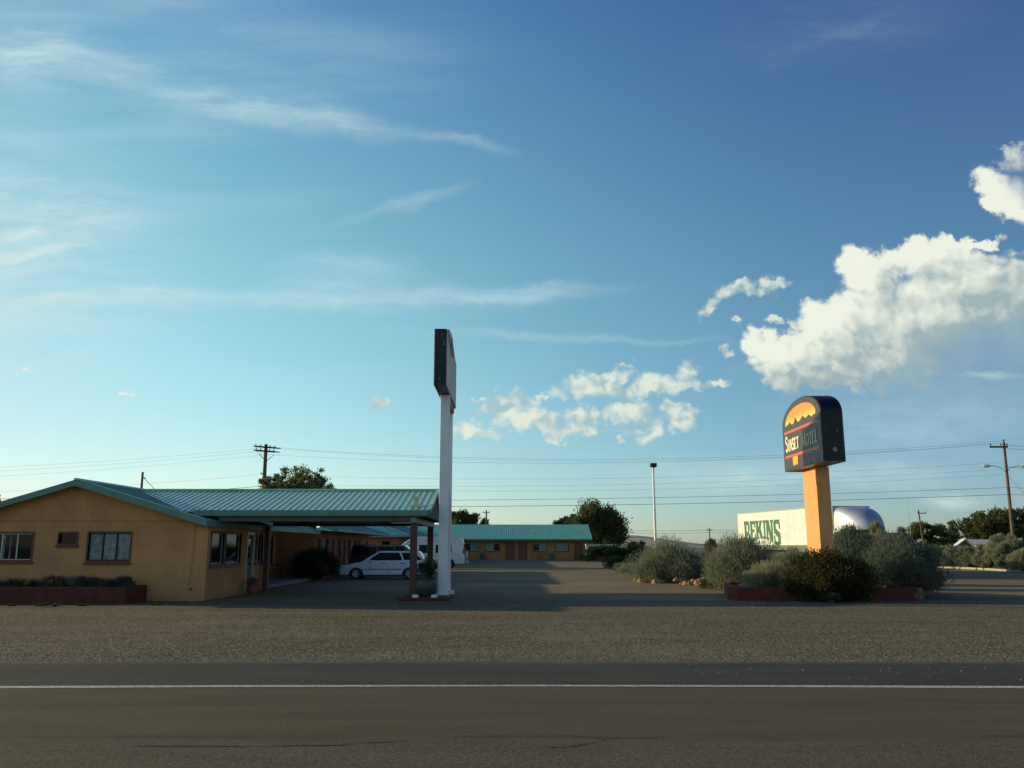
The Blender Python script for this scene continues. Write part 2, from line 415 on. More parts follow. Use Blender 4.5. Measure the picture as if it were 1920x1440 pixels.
def f_leaf(lo, hi, dry=None, trans=.4):
    m = bpy.data.materials.new('foliage'); m.use_nodes = True; g = NT(m.node_tree); g.n.clear()
    out = g.new('ShaderNodeOutputMaterial'); geo = g.new('ShaderNodeNewGeometry')
    tc = g.new('ShaderNodeTexCoord')
    n = g.noise(tc.outputs['Object'], 2.2, 3, .6)
    f = g.m('ADD', g.m('MULTIPLY', geo.outputs['Random Per Island'], .6), g.m('MULTIPLY', g.ramp(n, .3, .7), .4))
    c = g.mix(f, (*lo, 1), (*hi, 1))
    if dry: c = g.mix(g.ramp(geo.outputs['Random Per Island'], .86, .9), c, (*dry, 1))
    p = g.new('ShaderNodeBsdfPrincipled'); p.inputs['Roughness'].default_value = .7; p.inputs['Specular IOR Level'].default_value = .2
    t = g.new('ShaderNodeBsdfTranslucent'); ms = g.new('ShaderNodeMixShader'); ms.inputs[0].default_value = trans
    g.l.new(c, p.inputs[0]); g.l.new(c, t.inputs[0]); g.l.new(p.outputs[0], ms.inputs[1]); g.l.new(t.outputs[0], ms.inputs[2]); g.l.new(ms.outputs[0], out.inputs[0])
    return m


M = {}
M['gravel'] = mat('gravel', (1, 1, 1), .95, fn=f_gravel, spec=.1)
M['lot'] = mat('lot_surface', (1, 1, 1), .95, fn=f_lot, spec=.1)
M['road'] = mat('road_asphalt', (1, 1, 1), .9, fn=f_road, spec=.15)
M['shoulder'] = mat('shoulder_asphalt', (1, 1, 1), .88, fn=f_shoulder, spec=.2)
M['line'] = mat('line_paint', (.62, .62, .54), .7, var=.1, col2=(.22, .21, .18), scale=26)
M['crack'] = mat('crack_tar', (.02, .02, .018), .7)
M['hill'] = mat('dry_grassland', (.36, .36, .28), .95, var=.3, scale=.02, spec=.05)
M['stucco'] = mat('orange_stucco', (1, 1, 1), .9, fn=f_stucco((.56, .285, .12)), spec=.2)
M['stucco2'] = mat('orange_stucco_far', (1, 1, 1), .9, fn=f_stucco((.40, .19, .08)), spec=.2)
M['pillar'] = mat('pillar_stucco', (.74, .37, .15), .85, var=.05, scale=2, bump=.003, bscale=40, spec=.2)
M['roof'] = mat('teal_metal_roof', (.36, .62, .45), .33, var=.10, scale=1.3, spec=.8)
M['roof_far'] = mat('deep_teal_metal_roof', (.25, .74, .44), .45, var=.12, scale=1.3, spec=.4)
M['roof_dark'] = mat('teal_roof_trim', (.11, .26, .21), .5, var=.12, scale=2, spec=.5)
M['ventpaint'] = mat('pale_green_vent', (.52, .60, .46), .6)
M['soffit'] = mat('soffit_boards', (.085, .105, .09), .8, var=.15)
M['redwood'] = mat('red_brown_paint', (.16, .045, .032), .6, var=.2, scale=5)
M['redpost'] = mat('red_post_paint', (.10, .026, .021), .55, var=.2, scale=5)
M['redbrick'] = mat('red_planter_paint', (.105, .022, .017), .85, var=.3, scale=5, bump=.01, bscale=8)
M['door'] = mat('red_brown_door', (.20, .052, .030), .6, var=.15)
M['glass'] = mat('dark_window_glass', (.010, .014, .015), .04, var=.02, spec=.2)
M['glass_car'] = mat('tinted_car_glass', (.006, .008, .009), .06, var=.02, spec=.12)
M['curtain'] = mat('pale_curtain', (.24, .28, .27), .9, var=.25, scale=9)
M['alu'] = mat('window_aluminium', (.42, .44, .42), .45, metal=.3, var=.1)
M['white'] = mat('white_trim', (.72, .72, .66), .55, var=.08)
M['polewhite'] = mat('white_pole_paint', (.84, .86, .86), .55, var=.04, scale=1.2, col2=(.76, .78, .77))
M['black'] = mat('black_sign_metal', (.006, .007, .008), .45, var=.3, scale=9, spec=.4)
M['signface'] = mat('charcoal_sign_face', (.050, .052, .046), .5, var=.08)
M['scuff'] = mat('paint_chip', (.30, .30, .27), .7)
M['panel'] = mat('weathered_sign_panel', (.62, .62, .48), .6, var=.2, scale=3, streak=True)
M['rust'] = mat('brown_panel_trace', (.30, .185, .075), .7, var=.25)
M['barred'] = mat('sign_red_bar', (.72, .105, .07), .5, var=.05)
M['cream'] = mat('sign_cream_letter', (.80, .76, .55), .5, var=.05)
M['yellow'] = mat('sign_yellow', (.85, .48, .05), .5, var=.05)
M['emblem'] = mat('sign_emblem_teal', (.13, .24, .26), .5, var=.05)
M['silver'] = mat('silver_car_paint', (.50, .58, .65), .33, metal=.2, var=.04, coat=.5)
M['blackpaint'] = mat('black_car_paint', (.010, .012, .016), .25, var=.05, coat=.6)
M['whitepaint'] = mat('white_van_paint', (.60, .63, .64), .3, var=.04, coat=.4)
M['tyre'] = mat('tyre_rubber', (.015, .015, .015), .85)
M['rim'] = mat('alloy_rim', (.46, .48, .50), .4, metal=.15)
M['trim'] = mat('black_plastic', (.02, .02, .02), .6)
M['lampred'] = mat('red_lamp_lens', (.28, .015, .012), .2, coat=.5)
M['lampclear'] = mat('clear_lamp_lens', (.5, .5, .46), .15, coat=.5)
M['trailer'] = mat('cream_trailer_paint', (.66, .72, .68), .5, var=.05, scale=1.5)
M['green'] = mat('green_letter_paint', (.028, .16, .065), .5, var=.08)
M['greystripe'] = mat('grey_skirt_paint', (.12, .15, .11), .6, var=.1)
M['polished'] = mat('polished_aluminium', (.42, .47, .53), .5, metal=.35, var=.06, scale=1.2)
M['rock'] = mat('orange_sandstone', (.42, .25, .14), .9, var=.3, scale=6, bump=.02, bscale=14)
M['stone'] = mat('loose_stone', (.22, .19, .14), .9, var=.35, scale=30)
M['wood'] = mat('weathered_pole_wood', (.115, .078, .052), .9, var=.3, scale=3, streak=True)
M['wood2'] = mat('sunlit_pole_wood', (.15, .095, .06), .9, var=.3, scale=3, streak=True)  # lighter copy of the pole wood, sunlit tone put into the colour
M['wire'] = mat('power_wire', (.02, .022, .022), .7)
M['ceramic'] = mat('insulator_ceramic', (.05, .04, .035), .3)
M['steel'] = mat('galvanised_steel', (.38, .39, .37), .5, metal=.4)
M['urn'] = mat('green_glazed_ceramic', (.035, .066, .048), .5, var=.25)
M['terracotta'] = mat('terracotta', (.24, .08, .05), .8)
M['bark'] = mat('tree_bark', (.07, .052, .038), .95, var=.3, bump=.02, bscale=12)
M['twig'] = mat('dry_twig', (.14, .115, .085), .9, var=.3)
M['kerb'] = mat('pale_kerb_concrete', (.42, .40, .33), .9, var=.15)
M['concrete'] = mat('grey_concrete', (.20, .19, .17), .9, var=.15)
M['soil'] = mat('planter_soil', (.07, .05, .035), .95)
M['binplastic'] = mat('green_plastic', (.04, .13, .095), .5)
M['redmetal'] = mat('red_painted_metal', (.42, .03, .03), .4)
M['rsiding'] = mat('rust_red_siding', (.20, .062, .042), .8, var=.15)
M['palemetal'] = mat('pale_metal_roof', (.42, .45, .44), .5, var=.15)
M['sage'] = f_leaf((.12, .15, .095), (.31, .36, .25), (.22, .19, .10))
M['sagelight'] = f_leaf((.16, .185, .11), (.40, .42, .27), (.28, .24, .13))
M['sagedark'] = f_leaf((.070, .095, .072), (.18, .225, .17))
M['juniper'] = f_leaf((.026, .036, .012), (.085, .085, .030), (.13, .09, .04))
M['dkshrub'] = f_leaf((.016, .034, .014), (.040, .070, .026))
M['lowgreen'] = f_leaf((.030, .055, .020), (.075, .11, .04))
M['elm'] = f_leaf((.050, .065, .026), (.14, .16, .065))
M['elmlight'] = f_leaf((.09, .11, .045), (.23, .25, .11))
M['greytree'] = f_leaf((.050, .065, .040), (.11, .125, .08))
M['hedge'] = f_leaf((.04, .07, .018), (.10, .15, .04))
M['grasstuft'] = f_leaf((.055, .065, .038), (.15, .155, .095), (.10, .07, .10))


def mat_sun():
    m = bpy.data.materials.new('sign_sun_orange'); m.use_nodes = True; g = NT(m.node_tree)
    p = g.n['Principled BSDF']; tc = g.new('ShaderNodeTexCoord')
    sp = g.new('ShaderNodeSeparateXYZ'); g.l.new(tc.outputs['Object'], sp.inputs[0])
    # printed colour run of the sign's sun: yellow at the mountains, deep orange above
    g.l.new(g.mix(g.ramp(sp.outputs[2], 5.92, 6.3), (.85, .60, .13, 1), (.66, .29, .045, 1)), p.inputs[0]); p.inputs['Roughness'].default_value = .5
    return m


M['sunorange'] = mat_sun()


# ------------------------------------------------------------------ plants
def foliage_mesh(name, blades, m, parent=None):
    """blades: array n x (base3, dir3, side3, len, width): one tapered leaf each"""
    B = np.asarray(blades, dtype=np.float64); n = len(B)
    p = B[:, 0:3]; d = B[:, 3:6]; s = B[:, 6:9]; L = B[:, 9:10]; w = B[:, 10:11]
    v = np.empty((n, 4, 3)); v[:, 0] = p - s * w * .35; v[:, 1] = p + d * L * .55 - s * w; v[:, 2] = p + d * L; v[:, 3] = p + d * L * .45 + s * w
    me = bpy.data.meshes.new(name); me.vertices.add(n * 4); me.vertices.foreach_set('co', v.reshape(-1))
    me.loops.add(n * 4); me.loops.foreach_set('vertex_index', np.arange(n * 4)); me.polygons.add(n)
    me.polygons.foreach_set('loop_start', np.arange(0, n * 4, 4)); me.polygons.foreach_set('loop_total', np.full(n, 4))
    me.update(calc_edges=True); me.materials.append(m)
    o = bpy.data.objects.new(name, me); COL.objects.link(o)
    if parent is not None: o.parent = parent
    return o


def unit(a): return a / np.maximum(np.linalg.norm(a, axis=1, keepdims=True), 1e-6)


def shrub_blades(rx, ry, h, n, seed, leaf=.13, width=.012, up=.55, clumps=26, rough=.30):
    """stems fan out of the ground and end in feathery sprays of leaves"""
    r = np.random.default_rng(seed)
    C = []; S_ = []
    for i in range(clumps):
        a = r.uniform(0, 2 * pi); e = r.uniform(.05, 1.0)
        rad = sqrt(1 - e * e * .9) * r.uniform(.55, 1.0) ; k = 1 + r.normal() * rough * .5
        C.append((cos(a) * rad * rx * k * .82, sin(a) * rad * ry * k * .82, h * (.12 + e * .72) * (1 + r.normal() * rough * .28)))
        S_.append(r.uniform(.55, 1.25))
    C = np.array(C); S_ = np.array(S_)
    idx = r.integers(0, clumps, n)
    size = min(rx, ry, h) * .36
    off = unit(r.normal(size=(n, 3))) * (r.uniform(0, 1, (n, 1)) ** .5) * size * S_[idx][:, None]
    off[:, 2] *= 1.15
    p = C[idx] + off; p[:, 2] = np.abs(p[:, 2]) * 1.0 + .02
    base = np.array([0, 0, -h * .25]); d = unit(p - base) * .8 + unit(off) * .45 + r.normal(size=(n, 3)) * .28; d[:, 2] += up; d = unit(d)
    s = unit(np.cross(d, r.normal(size=(n, 3))))
    L = leaf * r.uniform(.5, 1.5, (n, 1)); w = width * r.uniform(.7, 1.3, (n, 1))
    k = np.array([rx / np.percentile(np.abs(p[:, 0]), 99), ry / np.percentile(np.abs(p[:, 1]), 99), (h - leaf * .8) / np.percentile(p[:, 2], 99.7)])
    return np.hstack([p * k, d, s, L, w]), C * k


def shrub(name, label, cat, loc, rx, ry, h, n, seed, m, group=None, leaf=.13, width=.012, up=.55, clumps=26, rough=.3, stems=True, rz=0):
    if name == 'sage_bush': n = int(n * 1.5); width *= .72; clumps = int(clumps * 1.6)
    t = thing(name, label, cat, loc, rz, group)
    b, C = shrub_blades(rx, ry, h, n, seed, leaf, width, up, clumps, rough)
    foliage_mesh('foliage', b, m, t)
    if stems:
        q = MB()
        for c in C:
            c = Vector(c); mid = Vector((c.x * .45, c.y * .45, c.z * .6)); q.tube([(c.x * .05, c.y * .05, -.02), mid, c], [.022, .014, .005], 5)
        q.build('stem', M['twig'], t, fix=False)
    return t


def tree(name, label, loc, H, rx, ry, n, seed, m, group=None, trunk_h=None, leaf=.28, clumps=30, low=.25, lumps=None, sp=1.0):
    r = np.random.default_rng(seed); t = thing(name, label, 'tree', loc, 0, group)
    th = trunk_h if trunk_h is not None else H * .3
    C = []
    if lumps is not None:
        C = [(x, r.uniform(-.5, .5) * ry, z) for x, z in lumps]; Ssz = [s_ for s_ in (r.uniform(.7, 1.1, len(C)))]
        n = int(n * 2.0)
        for i in range(clumps * 3):
            j = r.integers(0, len(lumps)); k_ = r.uniform(.35, 1.0) if i % 3 else r.uniform(.85, 1.03)
            lx = lumps[j][0] * k_ + r.normal() * rx * .10; lz = H * low + (lumps[j][1] - H * low) * k_ + r.normal() * H * .03
            C.append((lx, r.uniform(-.85, .85) * ry, max(H * low * .8, lz))); Ssz.append(r.uniform(.35, .85))
    else:
        Ssz = []
        for i in range(clumps):
            a = r.uniform(0, 2 * pi); e = r.uniform(-1, 1); rad = sqrt(max(0, 1 - e * e)) * r.uniform(.45, 1)
            C.append((cos(a) * rad * rx * .85, sin(a) * rad * ry * .85, H * (low + (1 - low) * (.5 + e * .43)) * (1 + r.normal() * .05)))
            Ssz.append(r.uniform(.6, 1.2))
    C = np.array(C); Ssz = np.array(Ssz); k = len(C)
    q = MB(); q.tube([(0, 0, -.1), (r.normal() * .1, 0, th * .5), (r.normal() * .15, r.normal() * .1, th), (0, 0, H * .72)], [H * .034, H * .028, H * .02, H * .006], 8)
    for c in C[::2]:
        c = Vector(c); z0 = th * r.uniform(.6, 1.15); mid = Vector((c.x * .5, c.y * .5, z0 + (c.z - z0) * .55))
        q.tube([(0, 0, min(z0, H * .6)), mid, c], [H * .013, H * .008, H * .003], 5)
    q.build('trunk', M['bark'], t, fix=False)
    idx = r.integers(0, k, n); size = min(rx, H * .5) * .27 * sp
    off = r.normal(size=(n, 3)) * .52 * size * Ssz[idx][:, None]; off[:, 2] *= .8
    p = C[idx] + off; d = unit(r.normal(size=(n, 3)) * .75 + unit(p - np.array([0, 0, H * .25])) * .9 + np.array([0, 0, .25])); s = unit(np.cross(d, r.normal(size=(n, 3))))
    L = leaf * 1.15 * r.uniform(.6, 1.4, (n, 1)); w = leaf * .24 * r.uniform(.7, 1.3, (n, 1))
    foliage_mesh('crown', np.hstack([p, d, s, L, w]), m, t)
    return t


# ------------------------------------------------------------------ ground, road, hills
def bend(x): return -.16 * min(abs(x) / 6.6, 1.6) ** 1.6


struct(MB().quad((-6000, -3000, 0), (6000, -3000, 0), (6000, 9000, 0), (-6000, 9000, 0)).build('ground', M['gravel']))


def strip(name, y0, y1, z, m, wob=0., x0=-70, x1=70, step=.5, seed=1):
    r = random.Random(seed); q = MB(); n = int((x1 - x0) / step); ph = [r.uniform(0, 6) for _ in range(6)]
    W_ = lambda x, k: wob * (sin(x * 1.7 + ph[k]) + .7 * sin(x * 4.3 + ph[k + 1]) + .5 * sin(x * 9.1 + ph[k + 2])) / 2
    for i in range(n):
        a = x0 + i * step; b = a + step
        q.quad((a, y0 + bend(a) + W_(a, 0), z), (b, y0 + bend(b) + W_(b, 0), z), (b, y1 + bend(b) * .6 + W_(b, 3), z), (a, y1 + bend(a) * .6 + W_(a, 3), z))
    return struct(q.build(name, m, fix=False))


strip('road', -3.0, 10.74, .008, M['road'], 0)
strip('road_shoulder', 10.7, 12.95, .004, M['shoulder'], .035, seed=3)
strip('road_edge_line', 10.60, 10.71, .012, M['line'], .006, seed=4)
# the motel's packed dirt and chip lot, reaching back between the wings
q = MB(); r = random.Random(5)
pts = [(-9.6, 27.3), (-3, 26.4), (4, 27), (12, 28), (22, 30), (45, 33), (70, 34), (70, 66), (33, 66), (30, 74), (9.5, 76), (9.5, 104.2), (-9.5, 104.2), (-9.5, 45)]
q.add([(x, y, .004) for x, y in pts], [tuple(range(len(pts)))])
struct(q.build('parking_lot', M['lot']))
# cracks in the near lane
q = MB()
for path in ([(-3.15, 7.52), (-2.2, 7.50), (-1.42, 7.56), (-1.30, 7.64), (-1.1, 7.66), (-.88, 7.73)], [(.30, 7.45), (.5, 7.5), (.62, 7.60), (.72, 7.66), (.80, 7.75)],
             [(4.42, 9.3), (4.46, 9.15), (4.53, 9.1), (4.55, 8.95), (4.62, 8.88)], [(4.72, 8.75), (4.76, 8.7)], [(-2.2, 8.9), (-2.1, 8.96)]):
    for a, b in zip(path, path[1:]):
        k = 3
        for i in range(k):
            t0 = i / k; t1 = (i + 1) / k; j = lambda: r.uniform(-.012, .012)
            x0, y0, x1, y1 = a[0] + (b[0] - a[0]) * t0, a[1] + (b[1] - a[1]) * t0, a[0] + (b[0] - a[0]) * t1, a[1] + (b[1] - a[1]) * t1
            w = r.uniform(.006, .014); dj = j()
            q.quad((x0, y0 - w + dj, .0125), (x1, y1 - w, .0125), (x1, y1 + w, .0125), (x0, y0 + w + dj, .0125))
struct(q.build('road_cracks', M['crack'], fix=False))
# loose stones on the verge
q = MB(); r = random.Random(11)
for i in range(9000):
    y = 12.9 + abs(r.gauss(0, 1)) * 3.6; x = r.uniform(-1, 1) * (y * .66)
    if r.random() < .06: y = r.uniform(10.8, 13)
    if y > 25.0: continue
    s_ = r.choice([.006, .008, .010, .013, .019 if r.random() < .3 else .009]) ; a = r.uniform(0, 6.3); h = s_ * r.uniform(.6, 1.2)
    v = [(x + cos(a + k * 1.57) * s_ * r.uniform(.7, 1.3), y + sin(a + k * 1.57) * s_ * r.uniform(.7, 1.3), 0.002) for k in range(4)]
    q.add(v + [(x + r.uniform(-.3, .3) * s_, y, h)], [(0, 1, 4), (1, 2, 4), (2, 3, 4), (3, 0, 4)])
o = q.build('loose_gravel', M['stone'], fix=False); struct(o, 'stuff'); tag(o, 'loose pale stones scattered along the dirt verge beside the road', 'gravel')
# hills on the skyline
q = MB(); r = random.Random(4); N = 240
prof = []
for i in range(N + 1):
    x = -1400 + 2800 * i / N; b = x / 900 * 1600 + 960
    h = 3 + 2.5 * sin(x / 160 + 1) + 1.8 * sin(x / 61) + .7 * sin(x / 17)
    h += 7.0 * math.exp(-((x - 112) / 62) ** 2) + 5 * math.exp(-((x + 300) / 160) ** 2)
    prof.append((x, max(h, .5)))
for i in range(N):
    (x0, h0), (x1, h1) = prof[i], prof[i + 1]
    for (ya, fa), (yb, fb) in (((640, 0), (760, .55)), ((760, .55), (900, 1)), ((900, 1), (1200, .2))):
        q.quad((x0, ya, h0 * fa - .5), (x1, ya, h1 * fa - .5), (x1, yb, h1 * fb - .5), (x0, yb, h0 * fb - .5))
struct(q.build('hills', M['hill'], smooth=True, fix=False))


# ------------------------------------------------------------------ building helpers
def wall_cells(q, u0, u1, z0, z1, opens, put):
    us = sorted({u0, u1, *[o[0] for o in opens], *[o[1] for o in opens]}); zs = sorted({z0, z1, *[o[2] for o in opens], *[o[3] for o in opens]})
    us = [u for u in us if u0 <= u <= u1]; zs = [z for z in zs if z0 <= z <= z1]
    for a, b in zip(us, us[1:]):
        run = None
        for c, d in list(zip(zs, zs[1:])) + [(None, None)]:
            solid = c is not None and not any(o[0] <= (a + b) / 2 <= o[1] and o[2] <= (c + d) / 2 <= o[3] for o in opens)
            if solid: run = (run[0], d) if run else (c, d)
            elif run: put(a, b, run[0], run[1]); run = None


def wall_y(name, m, par, x0, x1, y, z0, z1, opens=(), th=.2, extra=None):
    """wall facing -Y with its outer face at y"""
    q = MB(); wall_cells(q, x0, x1, z0, z1, opens, lambda a, b, c, d: q.box(a, y, c, b, y + th, d))
    if extra: q.prism(extra, y, y + th, 'y')
    return q.build(name, m, par)


def wall_x(name, m, par, y0, y1, x, z0, z1, opens=(), th=.2):
    """wall facing +X with its outer face at x"""
    q = MB(); wall_cells(q, y0, y1, z0, z1, opens, lambda a, b, c, d: q.box(x - th, a, c, x, b, d))
    return q.build(name, m, par)


def win(par, ax, pos, u0, u1, z0, z1, cols=2, frame='redwood', fw=.05, muls='alu', curtains=(), sill=True, name='window', label=None, deep=.07, fproud=.025, midrail=None, lw=.022):
    """a window: casing frame > panes, mullions, curtained panes, sill. ax 'y' faces -Y, ax 'x' faces +X"""
    def T(u, n, z): return (u, pos - n, z) if ax == 'y' else (pos + n, u, z)
    def bx(q, ua, ub, na, nb, za, zb):
        a = T(ua, na, za); b = T(ub, nb, zb)
        q.box(min(a[0], b[0]), min(a[1], b[1]), za, max(a[0], b[0]), max(a[1], b[1]), zb)
    f = MB()
    bx(f, u0 - fw, u0, -.12, fproud, z0 - fw, z1 + fw); bx(f, u1, u1 + fw, -.12, fproud, z0 - fw, z1 + fw)
    bx(f, u0, u1, -.12, fproud, z1, z1 + fw); bx(f, u0, u1, -.12, fproud, z0 - fw, z0)
    w = f.build(name, M[frame], par)
    if label: w['label'] = label
    g = MB(); bx(g, u0, u1, -deep - .03, -deep, z0, z1); g.build('pane', M['glass'], w)
    if muls:
        mq = MB()
        for i in range(1, cols):
            u = u0 + (u1 - u0) * i / cols; bx(mq, u - lw, u + lw, -deep + .004, -deep + .03, z0, z1)
        bx(mq, u0 + .002, u0 + .03, -deep + .004, -deep + .026, z0, z1); bx(mq, u1 - .03, u1 - .002, -deep + .004, -deep + .026, z0, z1)
        bx(mq, u0 + .03, u1 - .03, -deep + .004, -deep + .022, z1 - .03, z1 - .002); bx(mq, u0 + .03, u1 - .03, -deep + .004, -deep + .022, z0 + .002, z0 + .03)
        if midrail: bx(mq, u0 + .03, u1 - .03, -deep + .005, -deep + .027, midrail - .015, midrail + .015)
        mq.build('sash', M[muls], w)
    for (ca, cb) in curtains:
        c = MB(); a = u0 + (u1 - u0) * ca + .035; b = u0 + (u1 - u0) * cb - .035; n = 14
        for i in range(n):
            ua = a + (b - a) * i / n; ub = a + (b - a) * (i + 1) / n; da = .004 + .003 * (i % 2); db = .004 + .003 * ((i + 1) % 2)
            c.quad(T(ua, -deep + da, z0 + .03), T(ub, -deep + db, z0 + .03), T(ub, -deep + db, z1 - .03), T(ua, -deep + da, z1 - .03))
        c.build('curtain', M['curtain'], w, fix=False)
    if sill:
        s_ = MB(); bx(s_, u0 - fw - .03, u1 + fw + .03, fproud + .002 - .03, .07, z0 - fw - .07, z0 - fw - .002); s_.build('sill', M[frame], w)
    return w


def door(par, ax, pos, u0, u1, z0, z1, m='door', handle=True, glass=False, frame='redwood'):
    def T(u, n, z): return (u, pos - n, z) if ax == 'y' else (pos + n, u, z)
    def bx(q, ua, ub, na, nb, za, zb):
        a = T(ua, na, za); b = T(ub, nb, zb)
        q.box(min(a[0], b[0]), min(a[1], b[1]), za, max(a[0], b[0]), max(a[1], b[1]), zb)
    d = MB(); bx(d, u0 + .05, u1 - .05, -.12, -.07, z0, z1 - .05)
    for zz in (z0 + .2, z0 + 1.1): bx(d, u0 + .17, u1 - .17, -.072, -.055, zz, zz + .75 if zz > 1 else zz + .7)
    dd = d.build('door', M[m], par)
    f = MB(); bx(f, u0 - .04, u0 + .05, -.13, .015, z0, z1); bx(f, u1 - .05, u1 + .04, -.13, .015, z0, z1); bx(f, u0 - .04, u1 + .04, -.13, .017, z1 - .05, z1 + .05)
    f.build('door_frame', M[frame], dd)
    if glass:
        g = MB(); bx(g, u0 + .14, u1 - .14, -.069, -.050, z0 + .95, z1 - .2); g.build('pane', M['glass'], dd)
    if handle:
        h = MB(); p = T(u1 - .13, -.03, z0 + 1.0); h.lathe([(0, -.03), (.03, -.02), (.035, 0), (.03, .02), (0, .03)], 8, p, 'y' if ax == 'y' else 'x'); h.build('handle', M['alu'], dd)
    return dd


def slope(q, poly, th=.05, gap=.33, rib=(.035, .04), mi=0, edge=None):
    """one roof plane: convex polygon of 3-D points whose first two points are the eave; slab plus standing seams running up the slope"""
    P = [Vector(p) for p in poly]; e = (P[1] - P[0]); L = e.length; ex = e / L
    nrm = ex.cross(P[2] - P[1]).normalized()
    if nrm.z < 0: nrm = -nrm
    up = nrm.cross(ex).normalized()
    if up.z < 0: up = -up
    n = len(P); top = P; bot = [p - Vector((0, 0, th)) for p in P]
    q.add(top + bot, [tuple(range(n)), tuple(range(2 * n - 1, n - 1, -1))] + [(i, i + n, (i + 1) % n + n, (i + 1) % n) for i in range(n)], mi)
    c2 = [((p - P[0]).dot(ex), (p - P[0]).dot(up)) for p in P]
    s0 = min(c[0] for c in c2); s1 = max(c[0] for c in c2); k = int((s1 - s0) / gap); s = s0 + gap * .5
    while s < s1 - .02:
        hs = []
        for i in range(n):
            (a, ha), (b, hb) = c2[i], c2[(i + 1) % n]
            if (a - s) * (b - s) < 0: hs.append(ha + (hb - ha) * (s - a) / (b - a))
        if len(hs) >= 2 and max(hs) - min(hs) > .1:
            A = P[0] + ex * s + up * (min(hs) - .01) + nrm * (rib[1] / 2 - .002); B = P[0] + ex * s + up * (max(hs) - .02) + nrm * (rib[1] / 2 - .002)
            w = rib[0] / 2; hgt = nrm * rib[1] / 2
            vs = [A - ex * w * 1.6 - hgt, A + ex * w * 1.6 - hgt, A + ex * w * .6 + hgt, A - ex * w * .6 + hgt, B - ex * w * 1.6 - hgt, B + ex * w * 1.6 - hgt, B + ex * w * .6 + hgt, B - ex * w * .6 + hgt]
            q.add(vs, [(0, 1, 2, 3), (7, 6, 5, 4), (1, 5, 6, 2), (2, 6, 7, 3), (3, 7, 4, 0)], 1)  # seams in darker trim colour, standing in for their shadow lines
        s += gap


# ------------------------------------------------------------------ motel office with its drive-through canopy
of = thing('motel_office', 'orange stucco motel office with teal metal roof and drive-through canopy by the road', 'motel office', (-13.6, 27.1, 0))
OX, OY = -13.6, 27.1            # everything below is written in world metres and shifted by the parent


class Shift:
    """lets parts be written in world metres under a parent that sits elsewhere"""
    def __init__(s, root): s.root = root; s.before = set(bpy.data.objects)
    def done(s):
        L = Vector(s.root.location)
        for o in bpy.data.objects:
            if o in s.before or o.parent is not s.root: continue
            o.location = o.location - L if not o.get('placed') else o.location


sh = Shift(of)
gz = lambda x: 3.66 - .295 * abs(x + 13.6)
wf = wall_y('front_wall', M['stucco'], of, -17.7, -9.5, 27.1, 0, 2.44, [(-16.9, -14.98, 1.24, 2.06), (-14.15, -13.60, 1.74, 2.06), (-13.22, -11.92, 1.22, 2.07)],
            extra=[(-17.7, 2.44), (-9.5, 2.44), (-9.5, gz(-9.5) - .02), (-13.6, 3.62), (-17.7, gz(-17.7) - .02)])
win(of, 'y', 27.1, -16.9, -14.98, 1.24, 2.06, 4, curtains=[(.47, .56), (.6, .66)], label='wide sliding window of several dark panes with parted curtains')
win(of, 'y', 27.1, -14.15, -13.60, 1.74, 2.06, 1, muls=None, label='small high dark window')
win(of, 'y', 27.1, -13.22, -11.92, 1.22, 2.07, 3, muls='trim', curtains=[(0, .333), (.333, .667), (.667, 1)], label='three pane window with pale curtains drawn')
wall_x('side_wall', M['stucco'], of, 27.302, 33.3, -9.5, 0, 2.44, [(27.42, 28.62, 1.10, 2.08), (28.82, 30.40, 1.10, 2.08), (31.15, 31.98, .05, 2.12), (32.15, 33.08, 1.10, 2.10)])
win(of, 'x', -9.5, 27.42, 28.62, 1.10, 2.08, 1, 'redpost', muls='alu', fw=.05)
win(of, 'x', -9.5, 28.82, 30.40, 1.10, 2.08, 1, 'redpost', muls='alu', fw=.05)
win(of, 'x', -9.5, 32.15, 33.08, 1.10, 2.10, 2, 'redpost', muls='alu', fw=.05)
door(of, 'x', -9.5, 31.15, 31.98, .05, 2.12, 'door', glass=True, frame='alu')
MB().box(-12, 33.3, 0, -9.5, 33.5, 2.44).build('return_wall', M['stucco'], of)
wall_x('porch_wall', M['stucco'], of, 33.502, 44.2, -12.0, 0, 2.44, [(42.1, 43.5, 1.0, 2.1)])
win(of, 'x', -12.0, 42.1, 43.5, 1.0, 2.1, 2, 'redwood', muls='alu', midrail=1.75)
MB().box(-17.7, 27.302, 0, -17.5, 44.2, 2.44).box(-17.498, 44.0, 0, -12.202, 44.2, 2.44).build('rear_wall', M['stucco'], of)
rf = MB()
slope(rf, [(-9.44, 26.72, gz(-9.44)), (-9.44, 42.6, gz(-9.44)), (-13.6, 42.6, 3.68), (-13.6, 26.72, 3.68)], gap=.21, rib=(.03, .018))
slope(rf, [(-17.76, 42.6, gz(-17.76)), (-17.76, 26.72, gz(-17.76)), (-13.602, 26.72, 3.68), (-13.602, 42.6, 3.68)], gap=.21, rib=(.03, .018))
MB().tube([(-9.93, 27.075, 2.36), (-9.94, 27.075, 1.2), (-10.0, 27.07, .45)], .012, 6).build('conduit', M['stucco'], of)
MB().lathe([(0, -.06), (.03, -.05), (.035, 0), (.02, .02)], 8, (-9.93, 27.09, .36), 'y').build('tap', M['trim'], of)
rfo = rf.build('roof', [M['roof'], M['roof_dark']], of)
t = MB()
